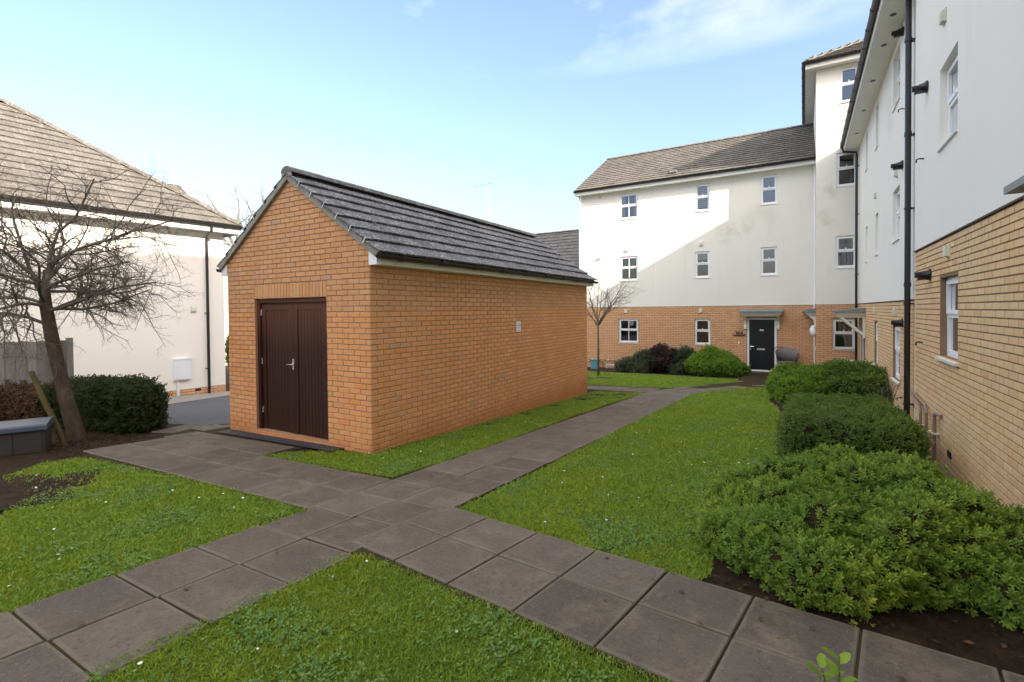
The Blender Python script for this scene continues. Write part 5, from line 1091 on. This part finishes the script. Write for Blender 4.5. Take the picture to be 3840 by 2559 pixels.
for L in LAWNS:
    P, d = sample(grow_pts(L, .045), 13000, 3.0, 1.3)
    bare = np.zeros(len(P))
    for (bx_, by_, br_) in BARE: bare = np.maximum(bare, np.clip(1.4-np.hypot(P[:, 0]-bx_, P[:, 1]-by_)/br_, 0, 1))
    wd = vnoise(P[:, 0], P[:, 1], 1.9, 3)+.4*vnoise(P[:, 0], P[:, 1], 6, 4); keep = (rng.uniform(0, 1, len(P)) > bare*.95) & (rng.uniform(0, 1, len(P)) > .45*(wd > .28)); P, d, wd = P[keep], d[keep], wd[keep]
    n = len(P); sc_ = np.maximum(1, d/3.4)**.85; h_ = rng.uniform(.009, .026, n)*(1+.35*vnoise(P[:, 0], P[:, 1], 3.5, 8))*np.minimum(sc_, 1.15); w_ = rng.uniform(.0022, .0042, n)*sc_; a = rng.uniform(0, 6.283, n); ln = rng.uniform(.3, 1.6, n)*h_
    z0_ = G(P[:, 0], P[:, 1])+.006; tuft = rng.uniform(0, 1, n) < .02; h_ = np.where(tuft, h_*1.9, h_); la = rng.uniform(0, 6.283, n); sx, sy = np.cos(a)*w_, np.sin(a)*w_; dx_, dy_ = np.cos(la)*ln, np.sin(la)*ln
    q = np.stack([np.stack([P[:, 0]-sx, P[:, 1]-sy, z0_], 1), np.stack([P[:, 0]+sx, P[:, 1]+sy, z0_], 1), np.stack([P[:, 0]+sx*.8+dx_*.35, P[:, 1]+sy*.8+dy_*.35, z0_+h_*.62], 1), np.stack([P[:, 0]-sx*.8+dx_*.35, P[:, 1]-sy*.8+dy_*.35, z0_+h_*.62], 1), np.stack([P[:, 0]+dx_, P[:, 1]+dy_, z0_+h_], 1)], 1)
    Vg.append(q.reshape(-1, 3)); I = base+np.arange(n)[:, None]*5; Fq.append(I+np.array([[0, 1, 2, 3]])); Ft.append(I+np.array([[3, 2, 4]])); base += n*5
    Rg.append(np.repeat(np.clip(.45+.34*vnoise(P[:, 0], P[:, 1], 2.2, 6)+.22*vnoise(P[:, 0], P[:, 1], 7, 16)+rng.normal(0, .16, n), 0, 1), 5))
obj('grass', npmesh('grass', np.concatenate(Vg), np.concatenate(Fq), np.concatenate(Ft), np.concatenate(Rg)), M['grass'], kind='stuff')
Pw = []
for L in LAWNS:
    P, d = sample(L, 2600, 3.2, 1.2); wd = vnoise(P[:, 0], P[:, 1], 1.9, 3)+.4*vnoise(P[:, 0], P[:, 1], 6, 4); k_ = rng.uniform(0, 1, len(P)) < np.clip((wd-.05)*2.2, .05, .95)
    bare = np.zeros(len(P))
    for (bx_, by_, br_) in BARE: bare = np.maximum(bare, np.clip(1.3-np.hypot(P[:, 0]-bx_, P[:, 1]-by_)/br_, 0, 1))
    k_ &= rng.uniform(0, 1, len(P)) > bare*.9; Pw.append(P[k_])
Pw = np.concatenate(Pw); P3 = np.column_stack([Pw, G(Pw[:, 0], Pw[:, 1])+.022+rng.uniform(0, .018, len(Pw))]); dW = np.sqrt((P3**2).sum(1))
Aw = np.column_stack([rng.normal(0, .3, (len(Pw), 2)), np.ones(len(Pw))]); V_, F_, r_ = shoots_mesh('weeds', P3, Aw, 5, .021, .70, (45, 88)); obj('weeds', npmesh('weeds', V_, F_, None, r_), M['weed'], kind='stuff')
b = MB()
for L, n in zip(LAWNS, (26, 14, 60, 40, 60)):
    A = np.array(L); lo, hi = A.min(0), A.max(0); P = rng.uniform(lo, hi, (n*6, 2)); P = P[inpoly(P, L)]; P = P[visible(P)][:n]
    for (x_, y_) in P:
        z_ = g1(x_, y_)+.032; r0 = random.uniform(.007, .012); tl_ = random.uniform(-.006, .006); b.add([(x_, y_, z_+.003)]+[(x_+r0*math.cos(k_*math.pi/4), y_+r0*math.sin(k_*math.pi/4), z_+tl_*math.cos(k_*math.pi/4)) for k_ in range(8)], [(0, 1+k_, 1+(k_+1) % 8) for k_ in range(8)]); b.add([(x_-.001, y_, z_-.04), (x_+.001, y_, z_-.04), (x_, y_, z_)], [(0, 1, 2)])
obj('daisies', b, M['petal'], kind='stuff')
# fallen leaves and grit on beds and paving
b = MB()
for (cx_, cy_, rx, ry, n) in ((-9.0, 3.1, .9, .6, 60), (-5.0, 11.8, .35, .8, 30), (-6.8, 16.6, 1.2, .8, 40), (-7, 3.3, 2., .6, 22), (-3.3, 5, .5, 5, 18), (0, 2.9, 1.2, .4, 12), (.5, 3.4, .9, .25, 40), (-7.2, 1.7, .9, .6, 30)):
    for i in range(n):
        x_, y_ = cx_+random.uniform(-rx, rx), cy_+random.uniform(-ry, ry); z_ = g1(x_, y_)+.03; a = random.uniform(0, 6.28); l_ = random.uniform(.010, .028)
        b.add([(x_, y_, z_), (x_+l_*math.cos(a+.5), y_+l_*math.sin(a+.5), z_+.008), (x_+l_*1.7*math.cos(a), y_+l_*1.7*math.sin(a), z_+.004), (x_+l_*math.cos(a-.5), y_+l_*math.sin(a-.5), z_+.002)], [(0, 1, 2, 3)], random.random())
obj('leaf_litter', b, M['leaf_brown'], kind='stuff')
b = MB()
for (x0_, x1_, y0_, y1_, n) in ((-.5, 1.5, 3.05, 3.95, 700), (-10.2, -8.35, 2.5, 3.7, 700), (-.45, .1, 5.2, 12.6, 350), (-7.6, -6.3, 1.2, 2.2, 220), (-4.9, -4.0, 10.8, 12.6, 160), (1.0, 1.5, 9.4, 13, 120)):
    for i in range(n):
        x_, y_ = random.uniform(x0_, x1_), random.uniform(y0_, y1_)
        if y_ < 3.30-.14*(x_+.6) and x_ > -1: continue
        if x_ < -8 and y_ > 2.68+(-8.24-x_)*3.2+.0 and x_ > -8.55: continue
        r0 = random.uniform(.006, .020); z_ = g1(x_, y_)+r0*.2; q = [random.uniform(.6, 1.4)*r0 for _ in range(6)]; a = random.uniform(0, 1.5); ca_, sa_ = math.cos(a), math.sin(a)
        b.add([(x_+q[0]*ca_, y_+q[0]*sa_, z_), (x_-q[1]*sa_, y_+q[1]*ca_, z_), (x_-q[2]*ca_, y_-q[2]*sa_, z_), (x_+q[3]*sa_, y_-q[3]*ca_, z_), (x_, y_, z_+q[4]*.8), (x_, y_, z_-r0)], [(0, 1, 4), (1, 2, 4), (2, 3, 4), (3, 0, 4), (1, 0, 5), (2, 1, 5), (3, 2, 5), (0, 3, 5)], random.random())
obj('soil_clods', b, M['soil'], kind='stuff')
